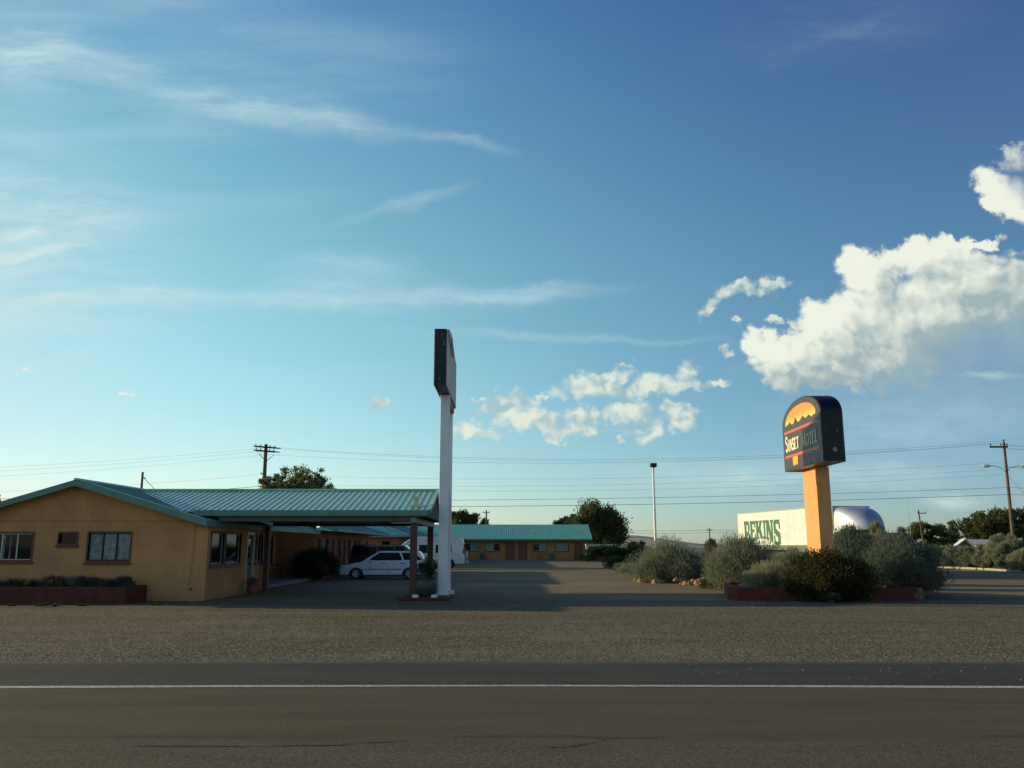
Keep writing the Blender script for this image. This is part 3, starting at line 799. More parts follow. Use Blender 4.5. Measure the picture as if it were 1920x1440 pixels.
for s_ in (1, -1):
    xe = -13.6 + s_ * 4.18
    t.add([(-13.6, 26.70, 3.70), (xe, 26.70, gz(xe) + .02), (xe, 26.70, gz(xe) - .17), (-13.6, 26.70, 3.51), (-13.6, 26.66, 3.70), (xe, 26.66, gz(xe) + .02), (xe, 26.66, gz(xe) - .17), (-13.6, 26.66, 3.51)],
          [(0, 1, 2, 3), (7, 6, 5, 4), (0, 4, 5, 1), (1, 5, 6, 2), (2, 6, 7, 3)])
t.box(-9.43, 26.72, gz(-9.44) - .17, -9.40, 42.6, gz(-9.44) + .005)
t.build('fascia', M['roof_dark'], rfo)
t = MB(); t.tube([(-13.6, 26.66, 3.71), (-13.6, 42.6, 3.71)], .05, 6); t.bar((-9.47, 26.68, gz(-9.44) + .05), (-13.6, 26.68, 3.735), .07, .012); t.build('ridge_cap', M['roof'], rfo)
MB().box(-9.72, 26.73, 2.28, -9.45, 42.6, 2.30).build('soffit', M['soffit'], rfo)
# canopy over the drive
cz = lambda y: 3.62 - .252 * abs(y - 30.9)
cr = MB()
slope(cr, [(-10.9, 27.6, cz(27.6)), (-2.67, 27.6, cz(27.6)), (-2.67, 30.9, 3.62), (-13.5, 30.9, 3.62), (-13.5, 28.4, cz(28.4))], gap=.207, rib=(.030, .018))
slope(cr, [(-2.67, 34.2, cz(34.2)), (-10.9, 34.2, cz(34.2)), (-13.5, 33.4, cz(33.4)), (-13.5, 30.902, 3.62), (-2.67, 30.902, 3.62)], gap=.207, rib=(.030, .018))
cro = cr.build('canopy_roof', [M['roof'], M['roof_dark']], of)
t = MB(); t.box(-10.2, 27.56, cz(27.6) - .17, -2.64, 27.598, cz(27.6) + .008).box(-10.2, 34.202, cz(27.6) - .17, -2.64, 34.24, cz(27.6) + .008)
for s_ in (1, -1):
    ye = 30.9 - s_ * 3.34
    t.add([(-2.63, 30.9, 3.66), (-2.63, ye, cz(ye) + .03), (-2.63, ye, cz(ye) - .15), (-2.63, 30.9, 3.47), (-2.668, 30.9, 3.66), (-2.668, ye, cz(ye) + .03), (-2.668, ye, cz(ye) - .15), (-2.668, 30.9, 3.47)],
          [(0, 1, 2, 3), (7, 6, 5, 4), (0, 4, 5, 1), (1, 5, 6, 2), (2, 6, 7, 3)])
t.build('fascia', M['roof_dark'], cro)
t = MB(); t.tube([(-13.4, 30.9, 3.655), (-2.62, 30.9, 3.655)], .045, 6)
for s_ in (1, -1): t.bar((-2.65, 30.9 - s_ * 3.34, cz(27.56) + .035), (-2.65, 30.9, 3.68), .09, .014)
t.build('ridge_cap', M['roof'], cro)
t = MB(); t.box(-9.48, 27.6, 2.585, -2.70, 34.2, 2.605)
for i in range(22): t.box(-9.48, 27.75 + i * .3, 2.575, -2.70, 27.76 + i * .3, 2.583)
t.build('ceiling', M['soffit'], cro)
MB().add([(-2.82, 27.9, 2.62), (-2.82, 33.9, 2.62), (-2.82, 30.9, 3.44), (-2.76, 27.9, 2.62), (-2.76, 33.9, 2.62), (-2.76, 30.9, 3.44)], [(0, 1, 2), (5, 4, 3), (0, 3, 4, 1), (1, 4, 5, 2), (2, 5, 3, 0)]).build('gable_panel', M['soffit'], cro)
MB().box(-3.26, 27.66, 2.40, -3.06, 34.1, 2.57).build('beam', M['roof_dark'], of)
MB().box(-9.4, 27.68, 2.44, -3.28, 27.80, 2.57).build('cross_beam', M['soffit'], of)
MB().box(-9.4, 34.0, 2.44, -3.28, 34.1, 2.57).build('cross_beam', M['soffit'], of)
for y in (27.9, 33.6):
    p = MB().box(-3.27, y - .09, .1 if y < 30 else 0, -3.05, y + .09, 2.397).box(-3.30, y - .12, .1 if y < 30 else 0, -3.02, y + .12, .22).build('canopy_post', M['redpost'], of, bevel=.008)
p = MB().box(-9.42, 33.0, 0, -9.24, 33.18, 2.40).build('porch_post', M['redwood'], of)
t = MB().box(-3.22, 28.25, cz(28.4) - .05, -3.07, 28.40, 3.26).box(-3.36, 28.12, cz(28.12) - .02, -2.94, 28.47, cz(28.3) + .03)
t.build('roof_vent', M['ventpaint'], cro)
sh.done()

# porch slab and the canopy's kerb island
q = MB().box(-12.0, 33.52, .004, -9.9, 44.2, .14); struct(q.build('porch_slab', M['concrete']))
tag(MB().prism([(-3.45, 26.95), (-2.0, 26.95), (-1.94, 27.1), (-1.96, 29.0), (-3.5, 29.0), (-3.5, 27.1)], .0, .10, 'z').build('kerb_island', M['redbrick'], bevel=.02), 'low red painted kerb island under the canopy posts', 'kerb island')
for i, (x, l) in enumerate(((-2.98, 'white block on the red kerb beside the near canopy post'), (-2.40, 'white block on the red kerb beside the white sign pole'))):
    tag(MB().box(x - .09, 27.0, .101, x + .09, 27.2, .19).build('kerb_block', M['white'], bevel=.015), l, 'block', 'white blocks on the kerb island')


# ------------------------------------------------------------------ guest wing (long side) and rear block
gw = thing('guest_wing', 'orange stucco guest wing with a row of doors behind the black and silver cars', 'motel wing', (-13.6, 44.5, 0)); sh = Shift(gw)
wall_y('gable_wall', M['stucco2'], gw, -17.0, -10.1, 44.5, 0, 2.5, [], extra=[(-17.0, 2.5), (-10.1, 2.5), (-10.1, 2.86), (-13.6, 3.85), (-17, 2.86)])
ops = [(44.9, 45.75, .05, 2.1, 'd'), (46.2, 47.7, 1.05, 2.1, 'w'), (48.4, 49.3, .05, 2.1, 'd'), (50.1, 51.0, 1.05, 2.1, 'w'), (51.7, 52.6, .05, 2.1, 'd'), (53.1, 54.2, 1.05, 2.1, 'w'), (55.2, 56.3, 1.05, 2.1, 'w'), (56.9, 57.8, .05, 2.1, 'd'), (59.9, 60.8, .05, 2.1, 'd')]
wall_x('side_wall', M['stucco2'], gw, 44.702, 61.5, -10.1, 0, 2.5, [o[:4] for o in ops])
for o_ in ops:
    if o_[4] == 'd': door(gw, 'x', -10.1, *o_[:4])
    else: win(gw, 'x', -10.1, *o_[:4], 2, 'redwood', curtains=[(0, .5)])
az = lambda x: 3.96 - .29 * abs(x + 13.6)
t = MB(); slope(t, [(-8.7, 43.0, az(-8.7)), (-8.7, 62.2, az(-8.7)), (-13.6, 62.2, 3.96), (-13.6, 43.0, 3.96)], gap=.3, rib=(.035, .02)); slope(t, [(-18.5, 62.2, az(-8.7)), (-18.5, 43.0, az(-8.7)), (-13.602, 43.0, 3.96), (-13.602, 62.2, 3.96)], gap=.3, rib=(.035, .02))
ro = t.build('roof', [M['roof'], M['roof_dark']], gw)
t = MB(); t.box(-8.70, 43.0, az(-8.7) - .14, -8.67, 62.2, az(-8.7) + .005)
for s_ in (1, -1):
    xe = -13.6 + s_ * 4.92
    t.add([(-13.6, 42.98, 3.98), (xe, 42.98, az(xe) + .02), (xe, 42.98, az(xe) - .14), (-13.6, 42.98, 3.80), (-13.6, 42.94, 3.98), (xe, 42.94, az(xe) + .02), (xe, 42.94, az(xe) - .14), (-13.6, 42.94, 3.80)],
          [(0, 1, 2, 3), (7, 6, 5, 4), (0, 4, 5, 1), (1, 5, 6, 2), (2, 6, 7, 3)])
t.build('fascia', M['roof_dark'], ro)
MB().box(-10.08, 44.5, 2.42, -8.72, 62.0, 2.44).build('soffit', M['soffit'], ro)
sh.done()

rb = thing('rear_motel_block', 'long orange motel block with teal ribbed roof closing the back of the lot', 'motel block', (0, 104.3, 0)); sh = Shift(rb)
cd = [(-.75, .28), (.81, 1.80), (7.54, 8.45)]; cw = [(-5.75, -4.12), (-3.10, -1.45), (2.50, 4.12), (5.15, 6.85)]
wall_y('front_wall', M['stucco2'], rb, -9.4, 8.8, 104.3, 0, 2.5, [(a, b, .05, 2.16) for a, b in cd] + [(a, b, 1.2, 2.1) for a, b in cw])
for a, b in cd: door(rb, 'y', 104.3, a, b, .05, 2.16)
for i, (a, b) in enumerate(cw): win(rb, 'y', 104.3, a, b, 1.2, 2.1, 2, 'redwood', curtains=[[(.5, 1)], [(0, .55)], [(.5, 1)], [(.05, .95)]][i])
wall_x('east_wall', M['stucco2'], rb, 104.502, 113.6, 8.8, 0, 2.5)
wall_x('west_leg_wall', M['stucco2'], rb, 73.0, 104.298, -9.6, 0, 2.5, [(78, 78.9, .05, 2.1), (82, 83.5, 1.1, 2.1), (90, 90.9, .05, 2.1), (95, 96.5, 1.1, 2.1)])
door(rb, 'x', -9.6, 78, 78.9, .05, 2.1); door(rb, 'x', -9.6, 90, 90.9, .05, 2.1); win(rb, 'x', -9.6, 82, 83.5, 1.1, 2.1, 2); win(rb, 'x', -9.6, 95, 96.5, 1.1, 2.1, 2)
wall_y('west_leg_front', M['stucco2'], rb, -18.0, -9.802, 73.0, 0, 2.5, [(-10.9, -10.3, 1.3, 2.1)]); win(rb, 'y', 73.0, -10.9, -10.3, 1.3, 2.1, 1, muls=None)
MB().box(8.6, 113.602, 0, -18, 113.8, 2.5).box(-18.2, 73, 0, -18.002, 113.6, 2.5).build('rear_wall', M['stucco2'], rb)
t = MB()
slope(t, [(-18.6, 103.3, 2.6), (9.55, 103.3, 2.6), (9.55, 109, 4.43), (-18.6, 109, 4.43)], gap=.25, rib=(.05, .028)); slope(t, [(9.55, 114.7, 2.6), (-18.6, 114.7, 2.6), (-18.6, 109.002, 4.43), (9.55, 109.002, 4.43)], gap=.3)
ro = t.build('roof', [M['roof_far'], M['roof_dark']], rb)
t = MB(); slope(t, [(-8.6, 72, 2.6), (-8.6, 108, 2.6), (-13.6, 108, 4.25), (-13.6, 77, 4.25)], gap=.28, rib=(.045, .025)); slope(t, [(-18.6, 72.0, 2.6), (-8.602, 71.998, 2.6), (-13.6, 76.998, 4.25)], gap=.26, rib=(.045, .025))
slope(t, [(-18.6, 108, 2.6), (-18.6, 72.003, 2.6), (-13.603, 77, 4.25), (-13.603, 108, 4.25)], gap=.3)
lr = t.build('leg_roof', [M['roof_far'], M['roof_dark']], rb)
t = MB().bar((-8.6, 72, 2.66), (-13.6, 77, 4.31), .12, .03).tube([(-13.6, 77, 4.3), (-13.6, 108, 4.3)], .06, 6); t.build('hip_cap', M['roof'], lr)
t = MB().box(-8.6, 72, 2.45, -8.57, 103.26, 2.605).box(-18.6, 71.96, 2.45, -8.57, 71.996, 2.604); t.build('fascia', M['roof_dark'], lr)
t = MB().box(-8.5, 103.25, 2.44, 9.58, 103.298, 2.605)
for s_ in (1, -1):
    ye = 109 - s_ * 5.74
    t.add([(9.59, 109, 4.47), (9.59, ye, 2.62), (9.59, ye, 2.44), (9.59, 109, 4.28), (9.555, 109, 4.47), (9.555, ye, 2.62), (9.555, ye, 2.44), (9.555, 109, 4.28)],
          [(0, 1, 2, 3), (7, 6, 5, 4), (0, 4, 5, 1), (1, 5, 6, 2), (2, 6, 7, 3)])
t.build('fascia', M['roof_dark'], ro)
MB().add([(8.78, 104.3, 2.5), (8.78, 113.7, 2.5), (8.78, 109, 4.0), (8.7, 104.3, 2.5), (8.7, 113.7, 2.5), (8.7, 109, 4.0)], [(0, 1, 2), (5, 4, 3), (0, 3, 4, 1), (1, 4, 5, 2), (2, 5, 3, 0)]).build('gable_panel', M['stucco2'], ro)
MB().box(-8.6, 103.3, 2.42, 9.5, 104.28, 2.44).box(-9.58, 73, 2.42, -8.62, 103.298, 2.44).build('soffit', M['soffit'], ro)
MB().box(-9.6, 103.0, .004, 9.5, 104.28, .12).build('walkway', M['concrete'], rb)
sh.done()


# ------------------------------------------------------------------ lettering
def arc(cx, cy, rx, ry, a0, a1, n=9): return [(cx + rx * cos(radians(a0 + (a1 - a0) * i / n)), cy + ry * sin(radians(a0 + (a1 - a0) * i / n))) for i in range(n + 1)]


# strokes: (points, weight) in a unit cell; weight 1 = full stem, small = hairline
GLYPH = {
    'S': [(arc(.5, .73, .34, .25, 20, 200, 8) + arc(.5, .27, .36, .25, 60, -160, 9), 1.0)],
    'U': [([(.2, 1), (.2, .34)] + arc(.5, .3, .3, .28, 180, 360, 8)[1:-1] + [(.8, .34), (.8, 1)], .75), ([(.04, .98), (.36, .98)], .3), ([(.66, .98), (.96, .98)], .3)],
    'N': [([(.17, 0), (.17, 1)], .6), ([(.17, 1), (.83, 0)], 1.), ([(.83, 0), (.83, 1)], .6), ([(.02, .02), (.34, .02)], .3), ([(.68, .98), (.98, .98)], .3)],
    'E': [([(.22, 0), (.22, 1)], 1.), ([(.05, .97), (.88, .97)], .45), ([(.05, .03), (.92, .03)], .45), ([(.22, .52), (.66, .52)], .4), ([(.88, .97), (.88, .78)], .3), ([(.92, .03), (.92, .24)], .3)],
    'T': [([(.5, 0), (.5, 1)], 1.), ([(.04, .97), (.96, .97)], .45), ([(.04, .97), (.04, .78)], .3), ([(.96, .97), (.96, .78)], .3), ([(.3, .02), (.7, .02)], .3)],
    'M': [([(.14, 0), (.16, 1)], .6), ([(.16, 1), (.5, .1)], 1.), ([(.5, .1), (.84, 1)], .6), ([(.84, 1), (.86, 0)], 1.), ([(.02, .02), (.28, .02)], .3), ([(.72, .02), (1, .02)], .3)],
    'O': [(arc(.5, .5, .38, .46, 0, 360, 16), .9)],
    'L': [([(.25, 0), (.25, 1)], 1.), ([(.06, .98), (.44, .98)], .3), ([(.06, .03), (.92, .03)], .45), ([(.92, .03), (.92, .26)], .3)],
    'A': [([(.1, 0), (.5, 1)], .8), ([(.9, 0), (.5, 1)], .8), ([(.26, .34), (.74, .34)], .6)],
    'H': [([(.2, 0), (.2, 1)], 1.), ([(.8, 0), (.8, 1)], 1.), ([(.2, .5), (.8, .5)], 1.)],
    'B': [([(.2, 0), (.2, 1)], 1.), ([(.2, .95), (.6, .95)] + arc(.6, .74, .22, .21, 90, -90, 6) + [(.2, .52)], .8), ([(.6, .52)] + arc(.6, .27, .27, .24, 90, -90, 6) + [(.2, .04)], .8)],
}


def letters(q, text, place, h, sw, widths, gap, heights=None, T=None, t0=.0):
    """strokes of text laid from place=0 rightwards; T maps (a, b, lift) to 3-D"""
    a = place; lift = t0
    for i, ch in enumerate(text):
        w = widths[i] if not isinstance(widths, (int, float)) else widths; hh = heights[i] if heights else h
        if ch != ' ':
            for pts, wt in GLYPH[ch]:
                lift += .0006; P = [Vector((a + p[0] * w, p[1] * hh)) for p in pts]; hw = sw * wt / 2
                for p0, p1 in zip(P, P[1:]):
                    lift += .00025; d = (p1 - p0).normalized(); n = Vector((-d.y, d.x)) * hw; e = d * min(hw * .35, .01)
                    c = [p0 - e - n, p1 + e - n, p1 + e + n, p0 - e + n]
                    q.add([T(k.x, k.y, lift) for k in c], [(0, 1, 2, 3)])
        a += w + gap
    return a


# ------------------------------------------------------------------ arched motel sign on its orange pillar
sg = thing('motel_sign', 'arched black motel sign with a sunset picture on an orange stucco pillar', 'motel sign', (10.3, 29.3, 0)); sh = Shift(sg)
y0, y1 = 27.3, 31.3; zb, zs, zt = 4.34, 5.90, 6.72
arch = [(y0, zb), (y1, zb), (y1, zs)] + [(29.3 + 2.0 * cos(a) * 1.0, zs + .02 + (zt - zs) * (sin(a) ** .92)) for a in [radians(8 + 164 * i / 22) for i in range(23)]] + [(y0, zs)]
MB().prism(arch, 10.0, 10.69, 'x').build('cabinet', M['black'], sg, bevel=.012)
def inset(poly, k):
    cy = sum(p[0] for p in poly) / len(poly); cz_ = (zb + zt) / 2
    return [(29.3 + (p[0] - 29.3) * (1 - k / 2.0), cz_ + (p[1] - cz_) * (1 - k / 1.2)) for p in poly]
fp = MB().prism(inset(arch, .035), 9.985, 9.999, 'x').build('sign_face', M['signface'], sg)
MB().prism(inset(arch, .035), 10.692, 10.706, 'x').build('back_face', M['signface'], sg)
SF = lambda a, b, l: (9.983 - l, 31.3 - a, b)
def flat(poly, l): q = MB(); q.add([SF(a, b, l) for a, b in poly], [tuple(range(len(poly)))]); return q
top_arc = [(2.0 + 1.60 * cos(radians(a)), 5.90 + .62 * sin(radians(a)) ** .85) for a in range(172, 7, -8)]
mtn = [(3.50, 5.93), (3.34, 5.97), (3.19, 5.90), (3.02, 5.98), (2.87, 6.02), (2.70, 5.98), (2.57, 5.95), (2.42, 6.02), (2.26, 6.08), (2.1, 5.99), (1.95, 5.95), (1.81, 5.92), (1.68, 6.0), (1.53, 6.14), (1.38, 6.0), (1.30, 5.95), (1.17, 5.92), (1.05, 5.97), (.89, 6.05), (.72, 5.97), (.6, 5.98), (.45, 5.91)]
flat(top_arc + mtn, .002).build('sun_picture', M['sunorange'], fp, fix=False)
for b in (5.70, 4.83): flat([(.22, b - .045), (3.68, b - .045), (3.68, b + .045), (.22, b + .045)], .002).build('red_bar', M['barred'], fp, fix=False)
q = MB(); letters(q, 'SUNSET', .30, .4, .085, [.28, .22, .24, .21, .21, .25], .022, [.54, .40, .40, .40, .40, .40], lambda a, b, l: SF(a, b + 5.02, l), .002)
letters(q, 'MOTEL', 2.04, .4, .05, [.42, .30, .26, .25, .25], .03, [.54, .40, .40, .40, .40], lambda a, b, l: SF(a, b + 5.02, l), .002)
q.build('sign_lettering', M['cream'], fp, fix=False)
q = MB(); letters(q, 'HBO', 1.02, .27, .085, .17, .025, None, lambda a, b, l: SF(a, b + 4.49, l), .002); q.build('small_lettering', M['yellow'], fp, fix=False)
q = MB()
for a, b in zip(arc(2.70, 4.62, .22, .17, 0, 360, 20), arc(2.70, 4.62, .22, .17, 0, 360, 20)[1:]):
    k = lambda p: (2.70 + (p[0] - 2.70) * .86, 4.62 + (p[1] - 4.62) * .84)
    q.add([SF(*a, .002), SF(*b, .002), SF(*k(b), .002), SF(*k(a), .002)], [(0, 1, 2, 3)])
letters(q, 'AAA', 2.545, .15, .028, .105, -.004, None, lambda a, b, l: SF(a, b + 4.55, l), .003); q.build('emblem', M['emblem'], fp, fix=False)
MB().box(9.97, 27.28, 4.33, 10.72, 31.32, 4.338).build('bottom_plate', M['steel'], sg)
q = MB().lathe([(0, -.012), (.075, -.008), (.08, 0)], 14, (10.37, 27.296, 4.72), 'y'); q.build('round_plate', M['scuff'], sg)
q = MB(); r = random.Random(3)
for i in range(26):
    x = r.choice([r.uniform(10.03, 10.66), 10.66]); z = r.uniform(4.5, 5.85); s_ = r.uniform(.004, .014)
    MB().box(x - s_, 27.284, z - s_ * r.uniform(.6, 2), x + s_, 27.296, z + s_ * r.uniform(.6, 2.5)).build('paint_chip', M['scuff'], sg)
MB().box(10.34, 29.1, -.2, 10.80, 30.42, 4.329).build('pillar', M['pillar'], sg, bevel=.01)
sh.done()
sg.scale = (.97, .97, .97); sg.location = (10.3 * .97, 29.3 * .97, .049)

# ------------------------------------------------------------------ blank weathered sign on two white poles
ps = thing('pole_sign', 'tall weathered sign cabinet, black edge and blank grey face, on white poles', 'pole sign', (-2.26, 29.0, 0)); sh = Shift(ps)
X0, X1 = -2.50, -2.11
prof = [(26.80, 6.72), (31.55, 6.72), (31.55, 8.42), (30.9, 8.47), (30.1, 8.66), (29.4, 8.87), (28.75, 8.95), (28.0, 8.86), (27.3, 8.62), (27.02, 8.50), (26.98, 8.58), (26.80, 8.58)]
cb_ = MB().prism(prof, X0, X1, 'x').build('cabinet', M['black'], ps, bevel=.008)
ip = [(29.15 + (a - 29.15) * .985, 7.75 + (b - 7.75) * .975) for a, b in prof]
pn = MB().prism(ip, X1 + .001, X1 + .012, 'x').build('sign_panel', M['panel'], ps)
MB().prism(ip, X0 - .012, X0 - .001, 'x').build('sign_panel', M['panel'], ps)
q = MB().add([(X1 + .015, a, b) for a, b in ((27.9, 8.30), (28.15, 8.62), (28.5, 8.78), (29.0, 8.78), (29.6, 8.66), (30.0, 8.50), (30.1, 8.36), (29.7, 8.30), (29.3, 8.12), (28.9, 8.20), (28.5, 8.02), (28.2, 8.18))], [tuple(range(12))])
q.build('sun_trace', M['rust'], pn, fix=False)
q = MB()
for a, b in zip([(27.15, 8.52), (27.6, 8.30), (28.05, 8.66), (28.5, 8.32), (28.8, 8.72)], [(27.6, 8.30), (28.05, 8.66), (28.5, 8.32), (28.8, 8.72), (29.2, 8.80)]):
    q.bar((X1 + .02, *a), (X1 + .02, *b), .006, .075, up=(1, 0, 0))
q.build('zigzag_trace', M['white'], pn, fix=False)
q = MB(); r = random.Random(8)
for x, z in ((-2.40, 8.42), (-2.25, 8.38), (-2.20, 8.08), (-2.17, 8.05), (-2.23, 8.03), (-2.245, 7.86), (-2.19, 8.14), (-2.25, 7.44), (-2.33, 6.93), (-2.30, 6.90)):
    s_ = r.uniform(.008, .02); MB().box(x - s_, 26.785, z - s_, x + s_, 26.797, z + s_ * 1.2).build('bolt', M['scuff'], ps)
for y in (28.5, 31.03):
    p = MB().box(-2.42, y, .0, -2.11 if y < 30 else -2.19, y + .26, 6.715).build('pole', M['polewhite'], ps, bevel=.012)
    MB().box(-2.47, y - .05, .0, -2.06, y + .31, .13).build('footing', M['white'], p)
MB().box(-2.40, 28.76, 6.45, -2.13, 31.03, 6.70).build('cross_beam', M['rust'], ps)
sh.done()


# ------------------------------------------------------------------ planters
def planter(name, label, poly, h, th=.2):
    t = thing(name, label, 'planter', (poly[0][0], poly[0][1], 0)); s_ = Shift(t); q = MB(); n = len(poly)
    c = Vector((sum(p[0] for p in poly) / n, sum(p[1] for p in poly) / n))
    inn = [tuple(Vector(p) + (c - Vector(p)).normalized() * th * 1.5) for p in poly]
    for i in range(n):
        a, b, d, e = poly[i], poly[(i + 1) % n], inn[(i + 1) % n], inn[i]
        q.add([(*a, 0), (*b, 0), (*b, h), (*a, h), (*e, 0), (*d, 0), (*d, h), (*e, h)], [(0, 1, 2, 3), (5, 4, 7, 6), (3, 2, 6, 7)])
    q.build('low_wall', M['redbrick'], t, fix=False); q = MB(); q.add([(*p, h - .08) for p in inn], [tuple(range(n))]); q.build('soil', M['soil'], t, fix=False)
    s_.done(); return t


planter('brick_planter', 'long red painted planter along the office front wall', [(-19, 25.55), (-11.27, 25.55), (-11.27, 27.05), (-19, 27.05)], .49)
planter('brick_planter', 'low red painted planter of shrubs around the arched motel sign', [(7.03, 27.25), (12.62, 27.1), (12.62, 32.2), (7.75, 32.2), (6.86, 27.95)], .39)


# ------------------------------------------------------------------ vehicles
def wheel(par, x, y, z, r, w, side, spokes=10, cover=None):
    """tyre with a rim of its own; side -1: outer face towards -y"""
    t = MB().lathe([(r * .62, -w / 2), (r * .93, -w / 2), (r, -w * .36), (r, w * .36), (r * .93, w / 2), (r * .62, w / 2)], 28, (x, y, z), 'y', cap=False).build('wheel', M['tyre'], par, smooth=True)
    q = MB(); yo = y + side * w * .42; s_ = side
    q.lathe([(r * .64, yo - s_ * .0), (r * .60, yo + s_ * .012), (r * .56, yo - s_ * .01), (r * .55, yo - s_ * .09), (0, yo - s_ * .09)], 24, (x, 0, z), 'y', cap=False)
    for i in range(spokes):
        a = 2 * pi * i / spokes
        q.bar((x + cos(a) * r * .08, yo - s_ * .012, z + sin(a) * r * .08), (x + cos(a) * r * .585, yo, z + sin(a) * r * .585), r * .10, .03, up=(0, 1, 0))
    q.lathe([(0, yo + s_ * .015), (r * .13, yo + s_ * .01), (r * .15, yo - s_ * .02)], 12, (x, 0, z), 'y')
    q.build('rim', M['rim'], t, smooth=True)
    return t


def car_body(prof_top, x0, x1, zb, axles, ra, W_, tumble=.05):
    """lower body: side outline with wheel arches, full width at the waist, drawn in at the sill and shoulder"""
    pts = []
    for xa in sorted(axles):
        pts += [(xa + ra * cos(radians(a)), zb + .0 + max(0, ra * sin(radians(a)) - .0)) for a in range(180, -1, -15)]
    bottom = [(x0, zb)] + pts + [(x1, zb)]
    return bottom + prof_top[::-1]


def build_car(name, label, cat, loc, rz, paint, L, Wd, zb, belt, roof, top, green_lo, green_hi, axles, rw, arch, wins, tumble=.14, extras=None, group=None, pillars=True, bev=.05, glass='glass_car'):
    """nose at -x. top: outline of hood, belt and tail; green_lo / green_hi: x range of the cabin at belt and at roof"""
    t = thing(name, label, cat, loc, rz, group)
    poly = car_body(top, top[0][0], top[-1][0], zb, axles, arch, Wd); hw = Wd / 2
    MB().prism(poly, -hw, hw, 'y').build('body', M[paint], t, bevel=bev, seg=3)
    # underside and wheel wells
    MB().box(top[0][0] + .25, -hw + .12, zb - .03, top[-1][0] - .25, hw - .12, zb + .28).build('underbody', M['trim'], t)
    a0, a1 = green_lo; b0, b1 = green_hi; h1 = hw - .035; h2 = hw - .035 - tumble
    zr = roof; zbelt = belt - .03
    v = [(a0, -h1, zbelt), (a1, -h1, zbelt), (a1, h1, zbelt), (a0, h1, zbelt), (b0, -h2, zr), (b1, -h2, zr), (b1, h2, zr), (b0, h2, zr)]
    MB().add(v, [(0, 3, 2, 1), (4, 5, 6, 7), (0, 1, 5, 4), (1, 2, 6, 5), (2, 3, 7, 6), (3, 0, 4, 7)]).build('cabin', M[paint], t, bevel=bev * 1.2, seg=3)
    def side_pt(x, z, sd, lift=.006):
        k = (z - zbelt) / (zr - zbelt); return (x, sd * (h1 + (h2 - h1) * k + lift), z)
    for sd in (-1, 1):
        for wpoly in wins:
            q = MB(); q.add([side_pt(x, z, sd, .004) for x, z in wpoly] + [side_pt(x, z, sd, -.02) for x, z in wpoly], [tuple(range(len(wpoly)))] + [(i, (i + 1) % len(wpoly), (i + 1) % len(wpoly) + len(wpoly), i + len(wpoly)) for i in range(len(wpoly))])
            q.build('side_window', M[glass], t, fix=False)
    # windscreen and rear window on the sloping ends
    for nm, lo, hi, sg_ in (('windscreen', a0, b0, -1), ('rear_window', a1, b1, 1)):
        def ep(k, y, lift):
            x = lo + (hi - lo) * k; n = Vector((sg_ * (zr - zbelt), 0, abs(hi - lo))).normalized() * lift
            return (x + n.x, y, zbelt + (zr - zbelt) * k + n.z)
        q = MB(); q.add([ep(.12, -(h1 - .09), .006), ep(.12, h1 - .09, .006), ep(.90, h2 - .05, .006), ep(.90, -(h2 - .05), .006), ep(.12, -(h1 - .09), -.02), ep(.12, h1 - .09, -.02), ep(.90, h2 - .05, -.02), ep(.90, -(h2 - .05), -.02)],
                        [(0, 1, 2, 3), (0, 4, 5, 1), (1, 5, 6, 2), (2, 6, 7, 3), (3, 7, 4, 0)]); q.build(nm, M[glass], t, fix=False)
    for xa in axles:
        for sd in (-1, 1): wheel(t, xa, sd * (hw - .12), rw, rw, .2, sd)
    if extras: extras(t, hw, h1, h2, side_pt)
    return t


def wagon_x(t, hw, h1, h2, sp):
    for sd in (-1, 1):
        for xs in (-.62, .33, 1.10): 
            q = MB().box(xs - .004, sd * (hw + .0005) - .002, .36 if xs < 1 else .62, xs + .004, sd * (hw + .0005) + .002, .88); q.build('door_seam', M['trim'], t)
        for xh in (.12, 1.02): MB().box(xh - .13, sd * (hw + .012) - .014, .80, xh + .05, sd * (hw + .012) + .014, .835).build('handle', M['trim'], t, bevel=.006)
        MB().box(-1.05, sd * (hw + .006) - .01, .50, 1.02, sd * (hw + .006) + .01, .53).build('rub_strip', M['trim'], t)
        MB().bar((-.30, sd * (h2 - .03), 1.452), (1.62, sd * (h2 - .03), 1.452), .03, .028).box(-.30, sd * (h2 - .03) - .02, 1.40, -.22, sd * (h2 - .03) + .02, 1.44).box(1.54, sd * (h2 - .03) - .02, 1.40, 1.62, sd * (h2 - .03) + .02, 1.44).build('roof_rail', M['trim'], t)
        MB().box(-.78, sd * (hw + .09) - .09, .90, -.62, sd * (hw + .09) + .07, 1.02).build('mirror', M['silver'], t, bevel=.03)
        MB().box(-2.20, sd * (hw - .24) - .20, .60, -2.05, sd * (hw - .24) + .235, .73).build('headlight', M['lampclear'], t, bevel=.03)
        MB().box(2.13, sd * (hw - .12) - .10, .72, 2.265, sd * (hw - .12) + .125, 1.15).build('tail_light', M['lampred'], t, bevel=.02)
    MB().box(-2.30, -hw + .04, .34, -2.14, hw - .04, .54).build('front_bumper', M['silver'], t, bevel=.05)
    MB().box(2.14, -hw + .04, .36, 2.31, hw - .04, .56).build('rear_bumper', M['silver'], t, bevel=.05)
    MB().box(-2.272, -.32, .60, -2.19, .32, .72).build('grille', M['trim'], t)


